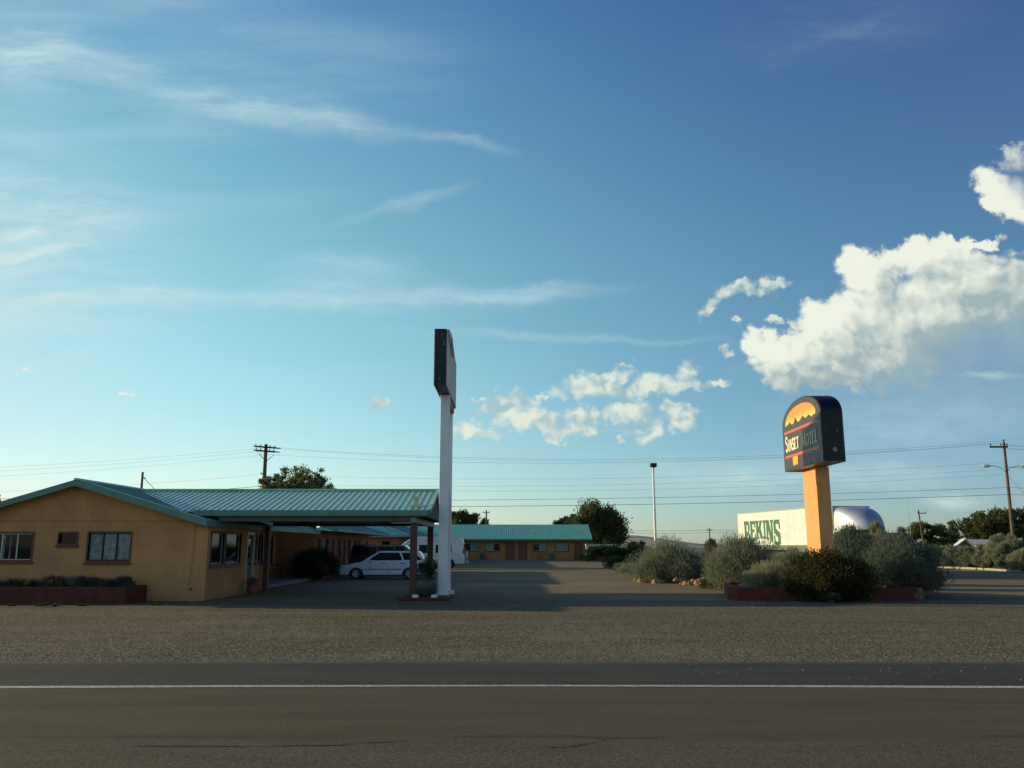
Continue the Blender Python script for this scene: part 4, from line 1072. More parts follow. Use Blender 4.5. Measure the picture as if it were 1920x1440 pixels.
build_car('station_wagon', 'silver station wagon with roof rails parked side-on, nose to the round shrub', 'car', (-6.62, 45.5, .004), 0, 'silver', 4.5, 1.72, .22, .92, 1.42,
          [(-2.22, .32), (-2.25, .50), (-2.18, .62), (-2.0, .70), (-1.6, .80), (-1.05, .89), (-.9, .91), (2.05, .94), (2.20, .90), (2.24, .60), (2.22, .32)],
          (-1.12, 2.14), (-.22, 1.80), (-1.37, 1.37), .31, .37,
          [[(-.80, .96), (.93, .96), (.98, 1.06), (.80, 1.35), (-.20, 1.35)], [(1.08, .98), (2.0, .98), (1.62, 1.34), (.93, 1.34)]], .16, wagon_x)


def suv_x(t, hw, h1, h2, sp):
    for sd in (-1, 1):
        for xs in (-.75, .15, 1.05): MB().box(xs - .004, sd * (hw + .0005) - .002, .45, xs + .004, sd * (hw + .0005) + .002, 1.08).build('door_seam', M['trim'], t)
        for xh in (.0, .92): MB().box(xh - .13, sd * (hw + .012) - .014, .98, xh + .05, sd * (hw + .012) + .014, 1.015).build('handle', M['trim'], t)
        MB().bar((-.3, sd * (h2 - .05), 1.775), (2.1, sd * (h2 - .05), 1.775), .03, .028).build('roof_rail', M['trim'], t)
        MB().box(-1.05, sd * (hw + .12) - .10, 1.10, -.85, sd * (hw + .12) + .08, 1.28).build('mirror', M['blackpaint'], t, bevel=.03)
        MB().box(-2.53, sd * (hw - .26) - .2, .76, -2.40, sd * (hw - .26) + .2, .95).build('headlight', M['lampclear'], t, bevel=.03)
        MB().box(2.38, sd * (hw - .1) - .08, .95, 2.52, sd * (hw - .1) + .105, 1.35).build('tail_light', M['lampred'], t, bevel=.02)
    MB().box(-2.60, -hw + .03, .42, -2.42, hw - .03, .66).build('front_bumper', M['trim'], t, bevel=.04)
    MB().box(2.40, -hw + .03, .42, 2.60, hw - .03, .68).build('rear_bumper', M['trim'], t, bevel=.04)


build_car('dark_utility_vehicle', 'black long-bodied utility vehicle parked behind the silver wagon', 'utility vehicle', (-6.9, 51.0, .004), pi, 'blackpaint', 5.1, 1.98, .32, 1.12, 1.74,
          [(-2.48, .45), (-2.52, .80), (-2.40, .98), (-1.45, 1.06), (-1.30, 1.12), (2.38, 1.14), (2.50, 1.05), (2.50, .45)],
          (-1.42, 2.50), (-.68, 2.28), (-1.5, 1.5), .38, .46,
          [[(-1.0, 1.17), (-.15, 1.17), (-.15, 1.65), (-.62, 1.65)], [(-.08, 1.17), (.82, 1.17), (.82, 1.65), (-.08, 1.65)], [(.90, 1.17), (2.30, 1.17), (2.12, 1.65), (.90, 1.65)]], .15, suv_x)


def van_x(t, hw, h1, h2, sp):
    # raised fibreglass roof
    pr = [(-2.2, 1.62), (-1.85, 1.96), (-1.4, 2.26), (-.8, 2.40), (2.25, 2.40), (2.52, 2.24), (2.70, 1.80)]
    MB().prism(pr, -h2 + .02, h2 - .02, 'y').build('high_roof', M['whitepaint'], t, bevel=.09, seg=3)
    for sd in (-1, 1):
        for xs in (-.7, .55): MB().box(xs - .004, sd * (hw + .0005) - .002, .5, xs + .004, sd * (hw + .0005) + .002, 1.15).build('door_seam', M['trim'], t)
        MB().box(-1.42, sd * (hw + .14) - .10, 1.18, -1.24, sd * (hw + .14) + .10, 1.42).build('mirror', M['trim'], t, bevel=.03)
        MB().box(2.62, sd * (hw - .09) - .08, 1.12, 2.765, sd * (hw - .09) + .095, 1.52).build('tail_light', M['lampred'], t, bevel=.015)
        MB().box(-2.73, sd * (hw - .24) - .2, .74, -2.60, sd * (hw - .24) + .2, .95).build('headlight', M['lampclear'], t, bevel=.03)
    MB().box(2.72, -hw + .05, .42, 2.98, hw - .05, .62).build('rear_bumper', M['steel'], t, bevel=.04)
    MB().box(-2.85, -hw + .04, .42, -2.68, hw - .04, .64).build('front_bumper', M['steel'], t, bevel=.04)
    q = MB(); q.lathe([(0, 2.93), (.18, 2.93), (.32, 2.90), (.34, 2.80), (.18, 2.75), (0, 2.75)], 20, (0, .35, 1.0), 'x'); q.build('spare_wheel', M['whitepaint'], t, smooth=True)


build_car('camper_van', 'white high-roof camper van with dark side windows parked behind the black vehicle', 'van', (-6.33, 66.6, .004), 0, 'whitepaint', 5.5, 2.0, .38, 1.18, 1.95,
          [(-2.72, .50), (-2.76, .85), (-2.62, 1.02), (-1.95, 1.14), (-1.8, 1.18), (2.66, 1.20), (2.74, 1.1), (2.74, .50)],
          (-2.10, 2.74), (-1.62, 2.66), (-1.75, 1.55), .36, .44,
          [[(-1.80, 1.22), (-.85, 1.22), (-.85, 1.80), (-1.48, 1.80)], [(-.70, 1.20), (.12, 1.20), (.12, 1.80), (-.70, 1.80)], [(.55, 1.20), (1.78, 1.20), (1.78, 1.80), (.55, 1.80)]], .13, van_x, bev=.07)

# ------------------------------------------------------------------ moving lorry: rounded silver nose, cream side with green letters
A = Vector((16.45, 63.0)); B2 = Vector((19.05, 51.0)); dr = (B2 - A).normalized(); rt = Vector((-dr.y, dr.x))
if rt.x < 0: rt = -rt
# local frame: +x forwards (towards the nose), -y is the visible side
ang = atan2(dr.y, dr.x)
tr = thing('moving_trailer', 'cream moving trailer with big green letters and rounded silver nose behind the sign', 'trailer', (A.x, A.y, 0), ang)
# in local axes the visible side must be at y = 0 with the box lying towards the other side
sgn = 1 if (Vector((cos(ang + pi / 2), sin(ang + pi / 2))).dot(rt) > 0) else -1
Y = lambda v: sgn * v
MB().box(0, min(0, Y(2.5)), 1.62, 12.1, max(0, Y(2.5)), 4.0).build('box', M['trailer'], tr, bevel=.02)
q = MB(); q.box(-.02, Y(-.012) if sgn < 0 else -.012, 3.99, 12.12, Y(2.5), 4.05).build('roof_rail', M['steel'], tr)
q = MB(); q.box(1.6, min(Y(-.008), Y(.02)), 1.45, 12.1, max(Y(-.008), Y(.02)), 1.76).build('skirt', M['greystripe'], tr)
for s_ in (0.06, 1.0, 2.6, 4.1, 5.95, 6.9, 7.73, 8.7, 10.2, 11.2):
    MB().box(s_ - .012, min(Y(-.010), Y(.0)), 1.80, s_ + .012, max(Y(-.010), Y(0)), 3.93).build('side_seam', M['polewhite'], tr)
for (a, b, c, d) in ((1.0, 3.80, 2.6, 3.84), (5.95, 3.80, 6.9, 3.83), (7.73, 3.50, 8.7, 3.53), (7.73, 1.9, 8.7, 1.93)):
    MB().box(a, min(Y(-.012), Y(0)), b, c, max(Y(-.012), Y(0)), d).build('hatch_edge', M['polewhite'], tr)
MB().box(7.5, min(Y(.03), Y(.6)), 1.05, 9.6, max(Y(.03), Y(.6)), 1.44).build('belly_box', M['trailer'], tr, bevel=.02)
MB().box(1.0, min(Y(.4), Y(2.1)), 1.05, 11.8, max(Y(.4), Y(2.1)), 1.60).build('chassis', M['trim'], tr)
for xa in (2.2, 3.4):
    for yy, sd in ((.22, -1), (2.28, 1)): wheel(tr, xa, Y(yy), .5, .5, .3, sd * sgn)
# rounded nose
q = MB(); nu, nv = 22, 14; ex = 2.35; grid = []
for i in range(nu + 1):
    th_ = pi * i / nu; row = []
    for j in range(nv + 1):
        ph = (pi / 2) * j / nv                       # 0 at the lower edge, 90 deg at the crown
        zz = 2.62 + 1.37 * sin(ph); k = max(cos(ph), 0) ** .95
        cx = abs(sin(th_)) ** .9 * ex * k; yy = 1.25 - math.copysign(abs(cos(th_)) ** .8, cos(th_)) * 1.25 * (1 - .35 * (1 - k) ** 2)
        row.append((12.1 + cx, Y(yy), zz))
    grid.append(row)
vs = [p for row in grid for p in row]; n1 = nv + 1
q.add(vs, [(i * n1 + j, (i + 1) * n1 + j, (i + 1) * n1 + j + 1, i * n1 + j + 1) for i in range(nu) for j in range(nv)])
nose = q.build('nose', M['polished'], tr, smooth=True)
MB().box(11.9, min(Y(.02), Y(2.48)), 2.50, 13.0, max(Y(.02), Y(2.48)), 2.62).build('nose_rim', M['steel'], tr)
q = MB(); q.tube([(12.11, Y(-.015), 2.6), (12.13, Y(-.015), 3.3), (12.12, Y(.0), 3.98)], .035, 6); q.build('corner_bead', M['steel'], tr)
for (x, y) in ((12.35, -.03), (13.86, 1.25), (13.2, .42)):
    MB().lathe([(0, -.02), (.06, -.01), (.06, .02)], 10, (x, Y(y), 2.68), 'y').build('marker_lamp', M['lampred'], tr)
# letters: slab capitals whose feet follow an arch
GB = {'B': [(.05, .35, 0, 1), (.35, .80, .85, 1), (.35, .78, .43, .58), (.35, .84, 0, .15), (.66, .90, .58, .88), (.70, .97, .12, .45), (-.02, .05, .88, 1), (-.02, .05, 0, .12)],
      'E': [(.05, .36, 0, 1), (.36, .95, .84, 1), (.36, .72, .43, .58), (.36, .97, 0, .16), (.78, .95, .66, .84), (.80, .97, .16, .34), (-.02, .05, .88, 1), (-.02, .05, 0, .12)],
      'I': [(.34, .70, 0, 1), (.12, .34, .86, 1), (.70, .92, .86, 1), (.12, .34, 0, .13), (.70, .92, 0, .13)],
      'K': [(.05, .34, 0, 1), (-.02, .05, .88, 1), (.34, .44, .88, 1), (-.02, .05, 0, .12), (.34, .44, 0, .12)],
      'N': [(.06, .26, 0, 1), (.74, .94, 0, 1), (-.02, .06, .88, 1), (-.02, .06, 0, .12), (.26, .38, 0, .12), (.64, .74, .88, 1), (.94, 1.02, .88, 1)],
      'S': [(.05, .34, .58, .90), (.12, .92, .84, 1.0), (.80, .97, .66, .84), (.64, .97, .10, .42), (.06, .86, 0, .16), (.03, .20, .16, .36)]}
GD = {'K': [((.30, .34), (.62, 1), (.97, 1), (.50, .34)), ((.34, .60), (.62, .72), (1.02, 0), (.66, 0))], 'N': [((.08, 1), (.40, 1), (.92, 0), (.58, 0))],
      'S': [((.05, .72), (.10, .46), (.97, .22), (.95, .50))]}
def zbot(s): return 1.66 + .56 * max(0, 1 - ((s - 3.45) / 2.1) ** 2)
for i, ch in enumerate('BEKINS'):
    w = [.84, .78, .92, .52, .92, .90][i]; s0 = 1.0 + [0, .88, 1.70, 2.62, 3.12, 4.10][i]; q = MB(); l = .016
    def P_(u, v):
        s = s0 + u * w; zt_ = 3.44; return (s, Y(-l), zbot(s) + v * (zt_ - zbot(s)))
    for (u0, u1, v0, v1) in GB[ch]:
        l += .0006; n = max(1, int((u1 - u0) / .12))
        for k in range(n):
            a = u0 + (u1 - u0) * k / n; b = u0 + (u1 - u0) * (k + 1) / n
            q.add([P_(a, v0), P_(b, v0), P_(b, v1), P_(a, v1)], [(0, 1, 2, 3)])
    for dq in GD.get(ch, []):
        l += .0006; q.add([P_(*p) for p in dq], [(0, 1, 2, 3)])
    q.build('letter', M['green'], tr, fix=False)

ta = A + dr * 16.0
tc_ = thing('tractor_cab', 'dark tractor cab beneath the rounded silver trailer nose, hidden by shrubs', 'lorry cab', (ta.x, ta.y, 0), ang)
q = MB().prism([(-2.9, 1.2), (-.2, 1.2), (0, 1.9), (-.35, 2.42), (-2.9, 2.42)], min(Y(.25), Y(2.25)), max(Y(.25), Y(2.25)), 'y').build('cab', M['blackpaint'], tc_, bevel=.05)
MB().prism([(0.02, .6), (1.6, .6), (1.6, 1.35), (1.3, 1.55), (0.02, 1.8)], min(Y(.4), Y(2.1)), max(Y(.4), Y(2.1)), 'y').build('hood', M['whitepaint'], tc_, bevel=.06)
MB().box(-5.2, min(Y(.6), Y(1.9)), .7, -2.92, max(Y(.6), Y(1.9)), .95).box(-2.9, min(Y(.4), Y(2.1)), .55, 0, max(Y(.4), Y(2.1)), 1.195).build('chassis', M['trim'], tc_)
MB().box(-1.3, min(Y(.235), Y(.25)), 1.75, -.35, max(Y(.235), Y(.25)), 2.3).build('side_window', M['glass_car'], tc_)
MB().box(1.62, min(Y(.3), Y(2.2)), .45, 1.8, max(Y(.3), Y(2.2)), .85).build('bumper', M['steel'], tc_, bevel=.03)
for xa in (-4.4, -3.3, .8):
    for yy, sd in ((.38, -1), (2.12, 1)): wheel(tc_, xa, Y(yy), .5, .5, .3, sd * sgn)
for yy in (.1, 2.4): MB().tube([(-2.6, Y(yy), 1.0), (-2.6, Y(yy), 2.5)], .07, 8).build('exhaust', M['steel'], tc_)
MB().tube([(-.1, Y(2.3), 2.2), (-.12, Y(2.3), 4.2)], .012, 5).build('antenna', M['steel'], tc_)

# small far vehicle at the right
build_car('white_pickup', 'small pale vehicle half hidden behind the green hedge at the right', 'pickup', (45.4, 90, 0), .3, 'whitepaint', 5, 1.9, .35, 1.05, 1.75,
          [(-2.5, .5), (-2.55, .9), (-1.4, 1.02), (-1.2, 1.05), (2.5, 1.05), (2.52, .5)], (-1.3, .9), (-.6, .7), (-1.6, 1.6), .36, .44,
          [[(-.85, 1.1), (-.1, 1.1), (-.1, 1.62), (-.5, 1.62)], [(0, 1.1), (.72, 1.1), (.62, 1.62), (0, 1.62)]], .15)


# ------------------------------------------------------------------ small things about the office
def pot(name, label, loc, r, h, m, plant=None, n=1400, ph=.5, seed=3, leaf=.07):
    t = thing(name, label, 'plant pot', loc)
    MB().lathe([(r * .62, 0), (r * .72, .02), (r * .95, h * .35), (r, h * .62), (r * .86, h * .88), (r * .93, h * .95), (r * .93, h), (r * .80, h), (r * .78, h - .06), (0, h - .06)], 28).build('pot', M[m], t, smooth=True)
    if plant:
        b, C = shrub_blades(r * 1.0, r * 1.0, ph, n, seed, leaf, .010, .35, 16)
        b[:, 2] += h - .05; foliage_mesh('foliage', b, M[plant], t)
        q = MB()
        for c in C: q.tube([(0, 0, h - .08), (c[0] * .5, c[1] * .5, h + c[2] * .5), (c[0], c[1], h + c[2] - .05)], [.010, .007, .003], 4)
        q.build('stem', M['twig'], t, fix=False)
    return t


pot('glazed_urn', 'big green glazed urn with a dark bush between canopy post and white pole', (-2.78, 28.05, .102), .38, .58, 'urn', 'dkshrub', 1800, .55)
pot('flower_pot', 'red clay pot with a sprig beside the office door', (-9.15, 31.0, 0), .22, .34, 'terracotta', 'sagedark', 500, .3, 5)


def chair(name, label, loc, rz, m, group=None):
    t = thing(name, label, 'chair', loc, rz, group)
    MB().box(-.24, -.23, .42, .24, .23, .45).build('seat', M[m], t, bevel=.01)
    q = MB()
    for i in range(5): q.bar((-.20 + i * .1, .235, .47), (-.20 + i * .1, .29, .88), .03, .012, up=(0, 1, 0))
    q.bar((-.25, .29, .89), (.25, .29, .89), .03, .05).build('backrest', M[m], t)
    for x in (-.21, .21):
        for y in (-.2, .2): MB().tube([(x, y, .42), (x * 1.1, y * 1.15, 0)], .016, 6).build('leg', M[m], t)
        MB().tube([(x * 1.1, -.2, .42), (x * 1.1, -.2, .64), (x * 1.1, .25, .66)], .014, 6).build('armrest', M[m], t)
    return t


chair('metal_chair', 'black wrought iron chair under the porch window', (-11.55, 42.9, .14), pi / 2 + .2, 'trim')
chair('metal_chair', 'bright red metal chair against the rear block between two windows', (3.38, 103.75, .12), 0, 'redmetal', None)
chair('metal_chair', 'red metal chair beside the rear of the white camper van', (-3.2, 103.6, .12), .3, 'redmetal', None)


def bin_(label, loc):
    t = thing('waste_bin', label, 'waste bin', loc)
    MB().lathe([(.19, 0), (.22, .02), (.25, .66), (.26, .68), (.24, .70)], 16).build('body', M['binplastic'], t, smooth=True)
    MB().lathe([(.27, .70), (.26, .76), (.16, .84), (0, .86)], 16).build('lid', M['binplastic'], t, smooth=True)
    return t


bin_('green bin at the rear block left of the paired doors', (-3.55, 103.7, .12)); bin_('green bin at the rear block right of the bright red chair', (4.72, 103.7, .12))

# light mast
lm = thing('light_mast', 'tall pale light mast with two box heads behind the sage bush', 'street light', (11.62, 70.2, 0))
MB().tube([(0, 0, 0), (-.02, 0, 8.05)], [.12, .08], 12).build('mast', M['polewhite'], lm, smooth=True)
MB().box(-.12, -.05, 8.05, .12, .05, 8.12).build('arm', M['trim'], lm)
for x in (-.13, .13): MB().box(x - .12, -.28, 8.11, x + .13, .28, 8.42).build('lamp_head', M['trim'], lm, bevel=.04)

# ------------------------------------------------------------------ utility poles and wires
def pole(label, loc, H, r0, kind, lean=0., rz=0, m='wood'):
    t = thing('utility_pole', label, 'utility pole', loc, rz)
    MB().tube([(0, 0, -.2), (lean * .5, 0, H * .5), (lean, 0, H)], [r0, r0 * .82, r0 * .62], 10).build('pole', M[m], t, smooth=True)
    def ins(x, y, z, par, h=.16):
        MB().lathe([(.02, 0), (.03, h * .3), (.075, h * .4), (.045, h * .6), (.07, h * .7), (.03, h), (0, h)], 8, (x, y, z)).build('insulator', M['ceramic'], par)
    if kind == 'dead_end':
        for z, half in ((H - .30, 1.12), (H - .70, 1.05)):
            for y in (-.16, .16):
                a = MB().box(-half, y - .05, z - .06, half, y + .05, z + .06).build('crossarm', M[m], t)
            for x in (-half + .1, -half * .45, half * .45, half - .1):
                ins(x, .16, z + .061, t, .2)
                for sx in (-1, 1):
                    q = MB(); q.lathe([(.02, 0), (.06, .04), (.03, .08), (.07, .13), (.03, .18), (.07, .23), (.03, .28), (.06, .33), (.015, .45)], 8, (0, 0, 0), 'x'); 
                    o = q.build('strain_insulator', M['ceramic'], t); o.location = (x + sx * .05, -.22, z - .02); o.rotation_euler = (0, 0, 0 if sx > 0 else pi)
        MB().bar((-.8, -.2, H - 1.0), (-.05, -.17, H - 1.7), .05, .05).bar((.8, -.2, H - 1.0), (.05, -.17, H - 1.7), .05, .05).build('brace', M[m], t)
        MB().lathe([(.0, 0), (.26, .02), (.28, .1), (.28, .95), (.24, 1.02), (0, 1.05)], 16, (.45, -.1, H - 4.2)).build('transformer', M['steel'], t, smooth=True)
        for z in (H - 2.95, H - 3.95, H - 4.25, H - 4.9):
            MB().lathe([(.03, -.28), (.08, -.2), (.04, -.1), (.04, .1)], 8, (-.22, -.1, z), 'x').build('spool_insulator', M['ceramic'], t)
    if kind == 'street':
        MB().box(-1.25, -.18, H - .52, .35, -.08, H - .36).build('crossarm', M[m], t)
        for x in (-1.15, -.25, .3): ins(x, -.13, H - .358, t, .22)
        ins(lean, 0, H, t, .25)
        for sd in (-1, 1):
            a = MB().tube([(0, -.05, H - 2.75), (sd * .35, -.05, H - 2.3), (sd * 1.0, -.1, H - 2.12), (sd * 1.35, -.1, H - 2.12)], .04, 8).build('lamp_arm', M['white'], t, smooth=True)
            MB().lathe([(.03, 0), (.10, .08), (.15, .35), (.13, .62), (.05, .75), (0, .78)], 12, (0, 0, 0), 'x').build('lamp_head', M['white'], a, smooth=True).location = (sd * 1.3, -.1, H - 2.12)
            if sd < 0: a.children[0].rotation_euler = (0, 0, pi)
    if kind == 'plain':
        MB().box(-.5, -.1, H - .4, .5, -.02, H - .3).build('crossarm', M[m], t)
        for x in (-.42, .42): ins(x, -.06, H - .299, t, .14)
    if kind == 'service':
        MB().lathe([(.02, -.08), (.04, 0), (.02, .08)], 8, (.13, 0, H - .35), 'x').build('insulator', M['ceramic'], t)
    return t


T1 = (-24.6, 85, 11.6); T2 = (43.2, 75, 10.6)
pole('weathered utility pole with doubled crossarms and grey transformer behind the office roof', (T1[0], T1[1], 0), 11.75, .26, 'dead_end', rz=.75)
pole('sunlit wooden utility pole with two white street lamps at the far right', (T2[0] + .12, T2[1], 0), 10.75, .17, 'street', lean=.12, m='wood2')
pole('short plain pole top behind the office ridge', (-21.6, 50, 0), 5.95, .10, 'service')
pole('thin pole among the trees behind the rear block roof', (-3.72, 125, 0), 6.9, .16, 'plain')
pole('small distant pole left of the moving trailer', (34.2, 150, 0), 4.9, .13, 'plain')
pole('leaning pole before the dark trees on the right', (47.5, 100, 0), 5.85, .12, 'plain', lean=-.35)


def wire(a, b, sag, label, r=.014, n=28, group='overhead wires'):
    pts = [(a[0] + (b[0] - a[0]) * i / n, a[1] + (b[1] - a[1]) * i / n, a[2] + (b[2] - a[2]) * i / n - sag * 4 * (i / n) * (1 - i / n)) for i in range(n + 1)]
    return tag(MB().tube(pts, r, 4).build('power_line', M['wire'], fix=False), label, 'power line', group)


hi = 'thin overhead wire strung between the two tall poles'
for dx, z1, z2, sg_, r_, lb_ in ((1.3, T1[2] - .2, T2[2] + .3, 1.4, .012, 'topmost'), (.5, T1[2] - .25, T2[2] + .1, 1.45, .010, 'second'), (-.9, T1[2] - .8, T2[2] + .0, 1.3, .010, 'third')):
    wire((T1[0] + dx, T1[1], z1), (T2[0] + dx * .4, T2[1], z2), sg_, lb_ + ' from the top of the ' + hi.replace('wire strung', 'wires strung'), r_ * .7)
for z1, z2, sg_, lb_ in ((8.75, 8.95, .9, 'upper'), (7.75, 8.35, .7, 'middle'), (7.4, 7.9, .8, 'lowest')):
    wire((T1[0], T1[1], z1), (T2[0], T2[1], z2), sg_, lb_ + ' of three faint wires midway down between the two tall poles', .006)
wire((-40, 66, 5.3), (T2[0], T2[1], 6.75), .55, 'heavier cable crossing behind the white poles, upper of two', .014)
wire((-40, 66, 4.85), (T2[0], T2[1], 6.15), .55, 'heavier cable crossing behind the white poles, lower of two', .017)
for z2, lb_ in ((10.5, 'topmost'), (10.2, 'second'), (6.8, 'third'), (6.2, 'lowest')): wire((T2[0], T2[1], z2), (110, 70, z2 + .4), 1.4, lb_ + ' wire running off to the right from the street lamp pole', .012)
wire((T2[0], T2[1], 8.6), (60, 60, 5.8), .3, 'slanting service wire falling right from the street lamp pole', .014)
wire((T2[0] + .1, T2[1], 8.0), (50.5, 76, 0), 0, 'steep guy wire beside the street lamp pole', .014)
for i, (z1, z2) in enumerate(((T1[2] - .2, 9.6), (T1[2] - .5, 9.1), (T1[2] - .9, 8.4), (8.75, 7.2))):
    wire((T1[0], T1[1], z1), (-85, 92, z2), .8, ['topmost', 'second', 'third', 'lowest'][i] + ' faint wire running off to the left from the transformer pole', .006)
wire((T1[0], T1[1], 7.6), (-48, 60, 3.9), .2, 'dark service wire sloping left from the transformer pole', .018)
wire((T1[0] - .2, T1[1], 6.9), (-29.5, 80, 2.0), 0, 'guy wire slanting down left of the transformer pole', .016)
wire((-21.5, 50, 5.6), (-19.6, 50, 3.9), .05, 'short cable slanting off the plain pole behind the office ridge', .016)
for z_ in (4.5, 4.1): wire((12, 150, z_ + .15), (34.2, 150, z_), .15, ('upper' if z_ > 4.3 else 'lower') + ' distant wire left of the small far pole', .02)
for z_ in (4.5, 4.1): wire((34.2, 150, z_), (60, 150, z_ + .3), .15, ('upper' if z_ > 4.3 else 'lower') + ' distant wire right of the small far pole', .02)

# ------------------------------------------------------------------ plants
SB = 'sage bushes by the lot'
shrub('sage_bush', 'big rounded silvery sage bush at the corner of the driveway', 'bush', (7.5, 41.5, 0), 1.72, 1.7, 2.05, 26000, 21, M['sage'], SB, .15, .014, .8, 44)
shrub('sage_bush', 'large upright sage bush left of the sign, before the green letters', 'bush', (8.65, 33, 0), 1.30, 1.3, 2.05, 22000, 22, M['sage'], SB, .15, .012, .9, 40)
shrub('sage_bush', 'feathery sage bush between the planter and the orange pillar', 'bush', (10.1, 31.4, 0), 0.85, 0.9, 1.60, 16000, 23, M['sage'], SB, .14, .011, .9, 32)
shrub('sage_bush', 'small lighter sage bush in the planter\'s left end', 'bush', (8.7, 29.3, 0.2), 1.1, 0.8, 0.95, 13000, 24, M['sagelight'], SB, .13, .010, .9, 26)
shrub('sage_bush', 'wide dark grey-green bush at the planter\'s right end', 'bush', (13.35, 30, 0), 1.45, 1.5, 2.07, 26000, 25, M['sagedark'], SB, .14, .012, .6, 44)
shrub('sage_bush', 'dark bush right behind the orange pillar under the silver nose', 'bush', (13.75, 35, 0), 1, 1, 2.5, 18000, 26, M['sagedark'], SB, .15, .012, .9, 36)
shrub('sage_bush', 'pale yellow-green sage bush rising at the silver nose\'s right edge', 'bush', (16.15, 38.2, 0), 0.5, 0.5, 2.7, 16000, 27, M['sagelight'], SB, .16, .013, 1.2, 30)
shrub('sage_bush', 'dull green bush below the silver nose', 'bush', (15.2, 38.5, 0), 0.7, 0.8, 2.2, 15000, 28, M['sage'], SB, .16, .014, .8, 34)
shrub('sage_bush', 'thin grey bush standing right of the pale one', 'bush', (17.5, 39.2, 0), 0.5, 0.5, 2.5, 7000, 29, M['sagedark'], SB, .16, .013, 1.0, 30)
shrub('sage_bush', 'brownish open bush between the two large sage bushes', 'bush', (10.1, 44, 0), 0.6, 0.7, 2.05, 5000, 30, f_leaf((.07, .05, .03), (.16, .12, .07)), SB, .15, .012, 1.0, 26)
shrub('spreading_juniper', 'dark spreading juniper spilling over the planter before the pillar', 'bush', (10.05, 27.35, 0), 1.3, 1.05, 1.53, 42000, 31, M['juniper'], None, .085, .018, .25, 80, .35)
shrub('dry_shrub', 'small dry twiggy shrub at the planter\'s right corner', 'bush', (13.2, 28.4, 0.1), 0.45, 0.4, 0.85, 2200, 32, f_leaf((.09, .07, .045), (.20, .155, .10)), None, .10, .008, .7, 20)
shrub('weed_clump', 'small green weed at the foot of the planter under the juniper', 'weed', (9.55, 26.3, 0), .30, .28, .34, 1300, 33, M['lowgreen'], None, .09, .008, .8, 12)
shrub('weed_clump', 'little pale weed growing in the dirt right of the juniper', 'weed', (12.0, 25.9, 0), .16, .12, .42, 260, 34, M['sagelight'], None, .10, .006, 1.6, 6, stems=False)
for i, (x, y, s_, l) in enumerate(((-13.0, 24.55, .30, 'flat green weed in the dirt before the front planter'), (-14.2, 24.9, .14, 'tiny weed tuft left of the flat green weed'), (-12.2, 24.9, .13, 'tiny weed tuft right of the flat green weed'), (-10.1, 25.1, .13, 'tiny weed tuft before the blank end of the office wall'))):
    shrub('weed_clump', l, 'weed', (x, y, 0), s_, s_ * .6, s_ * .35, int(900 * s_ / .3), 40 + i, M['lowgreen'], 'weeds in the dirt', .05, .008, .3, 8, stems=False)
shrub('low_shrub', 'low green shrub before the planter\'s left corner', 'bush', (8.35, 34.7, 0), 0.8, 0.7, 0.72, 6500, 45, M['lowgreen'], None, .09, .012, .4, 30)
shrub('low_shrub', 'low green shrub at the back edge of the driveway', 'bush', (8.45, 68, 0), 1.2, 1.3, 1.1, 5000, 46, M['lowgreen'], None, .14, .025, .4, 26)
shrub('low_shrub', 'small grey-green shrub among the border rocks', 'bush', (7.7, 56, 0), 0.9, 1.3, 0.6, 4000, 47, M['sage'], None, .12, .018, .5, 20)
shrub('low_shrub', 'flat grey shrub behind the two single rocks', 'bush', (7.9, 60.0, 0), .9, 1.6, .65, 3500, 48, M['sagedark'], None, .12, .018, .5, 20)
shrub('round_shrub', 'dark clipped round shrub by the guest wing corner', 'bush', (-9.72, 43.3, 0), 1.12, .95, 1.66, 14000, 49, M['dkshrub'], None, .07, .018, .2, 70, .12)

# office front planter: tufts of ornamental grass
GF = 'grass tufts in the front planter'; r = random.Random(9)
first = None
desc = ['broad', 'thin', 'dark', 'leaning', 'short', 'bushy', 'ragged', 'tall', 'sparse', 'round']
for i in range(14):
    x = -18.2 + i * .5; b_lab = 'dark grass tuft in the front planter %s' % (
        ['at its hidden far left', 'near its far left', 'left under the wide window', 'under the wide window', 'under the right half of the wide window', 'just right of the wide window', 'left of the small high window', 'under the small high window',
         'right of the small high window', 'between the two right windows', 'left under the curtained window', 'under the curtained window', 'at the curtained window\'s right edge', 'at its right end'][i])
    if i in (10,): m_ = M['sage']
    else: m_ = M['grasstuft']
    shrub('grass_tuft', b_lab, 'grass tuft', (x, 26.25 + r.uniform(-.12, .12), .38), .36, .3, r.uniform(.30, .42), 2600, 60 + i, m_, GF, .15, .0042, 1.6, 12, stems=False)

# right: row of sage behind the far kerb
rl = ['leftmost in the row at the right, beside the hedge', 'second in the row at the right, under the red gable', 'third in the row at the right, before the pale metal roof', 'tall one in the row, left of the street lamp pole', 'in the row just left of the street lamp pole\'s foot', 'in the row at the street lamp pole\'s foot', 'at the right edge of the row']
for i, (x, y, rx, h) in enumerate(((34.1, 67.5, .62, 1.50), (34.6, 66.0, .72, 1.66), (34.1, 63.0, .62, 1.80), (34.7, 62.0, .85, 2.50), (35.2, 60.8, .70, 2.42), (34.0, 60.2, .62, 1.9), (33.6, 57.2, .75, 1.5))):
    shrub('sage_bush', 'grey-green sage bush ' + rl[i], 'bush', (x, y, 0), rx * 1.1, rx, h, 13000, 80 + i, M['sage'] if i % 3 else M['sagelight'], 'sage row behind the far kerb', .2, .024, .8, 34)
tag(MB().tube([(33.2, 76, .07), (34.0, 68, .07), (34.2, 64, .07), (33.6, 58, .07), (32.8, 50, .07)], .09, 6).build('far_kerb', M['kerb']), 'pale curved kerb in front of the sage row at the right', 'kerb')
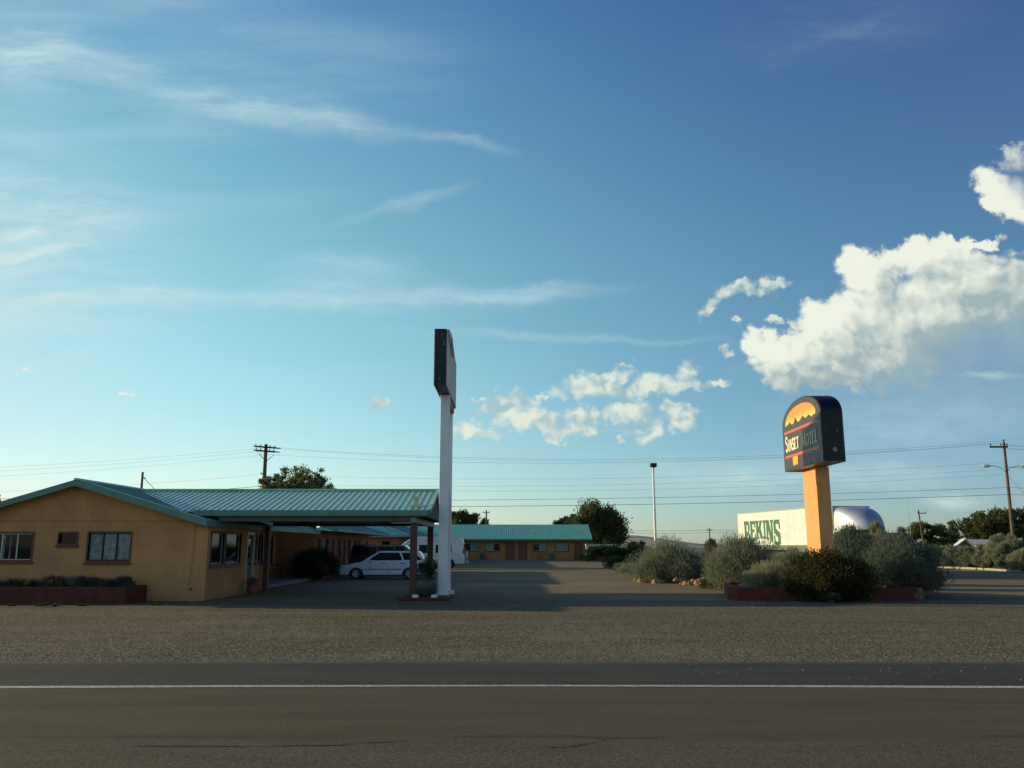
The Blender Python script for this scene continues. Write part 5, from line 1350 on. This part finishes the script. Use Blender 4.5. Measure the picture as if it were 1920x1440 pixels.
h_ = shrub('green_hedge', 'bright green clipped hedge left of the red gabled house', 'hedge', (38.9, 78, 0), 1.3, 2.2, 1.95, 9000, 90, M['hedge'], None, .12, .03, .3, 50, .15)
h_ = shrub('dark_hedge', 'dark hedge at the right end of the rear motel block', 'hedge', (10.9, 100.0, 0), 2.9, 1.3, 1.9, 10000, 91, M['dkshrub'], None, .2, .045, .2, 60, .15)
shrub('dark_hedge', 'lower dark shrub mass right of the pale low roof', 'hedge', (15.2, 103.0, 0), 2.2, 1.5, 2.0, 7000, 92, M['dkshrub'], None, .2, .045, .3, 40, .3)

# rocks edging the bed
RG = 'rocks edging the sage bed'; r = random.Random(12)
def rock(label, loc, s_, seed):
    rr = random.Random(seed); q = MB(); n = 6; rings = [(0, .8), (.3, 1.0), (.85, .75), (1.0, .5)]; vs = []
    for h, k in rings:
        for i in range(n):
            a = 2 * pi * i / n; d = k * rr.uniform(.6, 1.25); vs.append((cos(a) * d * s_, sin(a) * d * s_ * .75, h * s_ * rr.uniform(.85, 1.1) * .95))
    fs = [(i + j * n, (i + 1) % n + j * n, (i + 1) % n + (j + 1) * n, i + (j + 1) * n) for j in range(3) for i in range(n)] + [tuple(range(3 * n, 4 * n))]
    q.add(vs, fs); o = q.build('rock', M['rock']); o.location = loc; o.rotation_euler = (0, 0, rr.uniform(0, 6)); tag(o, label, 'rock', RG); return o


rock('single orange rock farthest back in the bed border', (7.35, 57, 0), .26, 1); rock('single upright orange rock left of the big sage bush', (7.05, 48.3, 0), .24, 2)
ORD = ['first', 'second', 'third', 'fourth', 'fifth', 'sixth', 'seventh', 'eighth', 'ninth', 'tenth', 'eleventh', 'twelfth', 'thirteenth', 'fourteenth', 'fifteenth', 'sixteenth', 'seventeenth', 'eighteenth', 'nineteenth', 'twentieth', 'last but one', 'last']
k = 0
for (x0, y0, x1, y1, n, l) in ((5.9, 42.0, 6.7, 40.1, 10, 'orange border rock under the left side of the big sage bush'), (7.35, 38.9, 8.75, 37.2, 22, 'orange border rock in the pile right of the big sage bush'), (8.6, 39.9, 9.3, 39.2, 5, 'orange rock behind the low green shrub'), (8.75, 45.8, 9.5, 44.8, 4, 'orange rock in the gap behind the sage bushes')):
    for i in range(n):
        t_ = (i + r.uniform(-.2, .2)) / max(1, n - 1); k += 1
        rock(l + ', ' + ORD[i] if n < 20 else 'orange rock in the heap beside the big sage bush, ' + ORD[i] + ' from the left', (x0 + (x1 - x0) * t_ + r.uniform(-.12, .12), y0 + (y1 - y0) * t_ + r.uniform(-.3, .3), r.choice((0, 0, .14))), r.uniform(.13, .25), 100 + k)

# trees
tree('elm_tree', 'open grey-green tree beside the transformer pole behind the office roof', (-19.3, 75, 0), 8.9, 4.2, 2.8, 8500, 201, M['elmlight'], None, 2.5, .20, 60, .5,
     lumps=[(0.60, 8.41), (0.02, 8.04), (1.31, 8.04), (2.03, 7.76), (2.51, 7.43), (1.79, 7.34), (1.08, 7.48), (0.36, 7.57), (-0.36, 7.39), (-0.60, 6.97), (-1.08, 7.16), (-1.55, 6.97), (-2.03, 7.20), (-1.89, 6.64), (-2.51, 6.55), (-0.12, 6.74), (0.60, 6.88), (1.31, 6.88), (2.03, 6.88), (2.61, 7.02), (2.89, 6.69), (-1.31, 6.55), (1.08, 6.41), (0.02, 6.41), (1.70, 6.50)], sp=.36)
tree('elm_tree', 'ragged tree with pointed tops behind the rear block\'s left half', (-7.0, 128, 0), 6.9, 3.2, 2, 6000, 202, M['elm'], None, 2, .3, 16, .5, lumps=[(-1.8, 6.0), (-1.2, 5.4), (-.2, 6.4), (.5, 5.9), (-.1, 5.0), (1.6, 6.0), (1.2, 5.2), (-2.1, 5.1), (2.9, 5.0)], sp=.7)
tree('cottonwood_tree', 'big dark leafy tree at the right end of the rear motel block', (12.3, 125, 0), 8.1, 4.3, 3.5, 12000, 203, M['elm'], None, 2.2, .34, 40, .15,
     lumps=[(-1.3, 7.5), (-2.0, 6.4), (-.5, 7.6), (0, 6.6), (1.3, 6.7), (1.9, 6.2), (2.7, 5.4), (3.0, 4.2), (2.4, 3.2), (-2.6, 5.2), (-1.0, 5.0), (.8, 4.8), (3.3, 3.0), (-3.0, 4.2), (0, 3.2)], sp=1.05)
tree('grey_tree', 'low greyish tree left of the big dark tree', (8.4, 136, 0), 6.6, 2.2, 2, 4500, 204, M['greytree'], None, 2, .3, 14, .45, lumps=[(-1.3, 5.2), (-.5, 5.7), (.4, 5.9), (1.2, 6.2), (.6, 5.2)], sp=.8)
tree('cottonwood_tree', 'dark tree with two humps behind the leaning pole', (58.5, 122, 0), 4.9, 4.2, 2.5, 8000, 205, M['elm'], None, 1.4, .32, 24, .15, lumps=[(-3.0, 3.2), (-1.6, 4.3), (-.6, 4.5), (.8, 4.1), (1.8, 4.2), (2.8, 3.6), (3.8, 3.0), (-3.8, 2.6)], sp=1.0)
tree('cottonwood_tree', 'large dark tree behind the street lamp pole at the right edge', (59.0, 105, 0), 6.1, 5.5, 3.2, 13000, 206, M['elm'], None, 1.6, .34, 44, .15,
     lumps=[(-3.6, 4.2), (-2.5, 4.6), (-1.2, 4.9), (-.2, 5.5), (1.2, 5.6), (2.6, 5.3), (3.6, 5.4), (-2.8, 3.6), (0, 4.2), (2, 4.0), (4.4, 4.2), (-1.3, 5.3)], sp=.85)
tree('juniper_tree', 'small pointed dark shrub tree between the two right-hand tree masses', (66.0, 122, 0), 3.3, 1.6, 1.2, 3000, 207, M['elm'], None, .8, .28, 14, .1, sp=1.0)
tree('elm_tree', 'sliver of a dark tree at the left edge behind the office', (-36.9, 60, 0), 4.9, 1.6, 1.2, 3000, 208, M['elm'], None, 1.6, .22, 16, .3)
for i, (x, y, h, l) in enumerate(((19.0, 130, 2.6, 'low dark bush on the skyline left of the light mast'), (52, 130, 3.2, 'low dark bush on the skyline left of the leaning pole'), (74, 128, 3.2, 'low dark bush on the skyline right of the red gabled house'), (47, 112, 3.0, 'dark bush left of the leaning pole'))):
    shrub('skyline_bush', l, 'bush', (x, y, 0), 2.6, 1.6, h, 3500, 220 + i, M['dkshrub'], 'low bushes on the skyline', .25, .05, .3, 26)

# distant buildings
hs = thing('far_house', 'small rust-red gabled house with pale metal roof behind the sage row', 'house', (73.1, 140, 0)); sh = Shift(hs)
wall_y('wall', M['rsiding'], hs, 71.6, 74.6, 140, -.75, 1.7, [], extra=[(71.6, 1.7), (74.6, 1.7), (73.1, 2.75)])
MB().box(71.7, 140.202, -.75, 77.0, 146, 1.7).build('side_wing', M['rsiding'], hs)
MB().add([(71.3, 139.7, 1.62), (73.1, 139.7, 2.85), (74.9, 139.7, 1.62), (71.3, 139.7, 1.78), (73.1, 139.7, 3.02), (74.9, 139.7, 1.78), (71.3, 140.9, 1.62), (73.1, 140.9, 2.85), (74.9, 140.9, 1.62), (71.3, 140.9, 1.78), (73.1, 140.9, 3.02), (74.9, 140.9, 1.78)],
         [(0, 1, 4, 3), (1, 2, 5, 4), (3, 4, 10, 9), (4, 5, 11, 10), (6, 9, 10, 7), (7, 10, 11, 8), (0, 3, 9, 6), (2, 8, 11, 5)]).build('roof', M['white'], hs)
rr_ = MB(); slope(rr_, [(74.6, 141, 1.8), (79.5, 141, 1.8), (79.5, 144, 2.9), (74.0, 144, 2.9)], gap=.5); rr_.build('side_roof', [M['palemetal'], M['palemetal']], hs)
sh.done()
hs.scale = (.7, .7, .7); hs.location = (73.1 * .7, 140 * .7, .489)
sd_ = thing('low_shed', 'low building with a white flat roof right of the rear block', 'shed', (11.3, 112, 0)); sh = Shift(sd_)
MB().box(9.9, 112, 0, 13.2, 115, 1.72).build('wall', M['greystripe'], sd_); MB().box(9.7, 111.7, 1.76, 13.4, 115.2, 2.02).build('roof', M['white'], sd_, bevel=.03); sh.done()
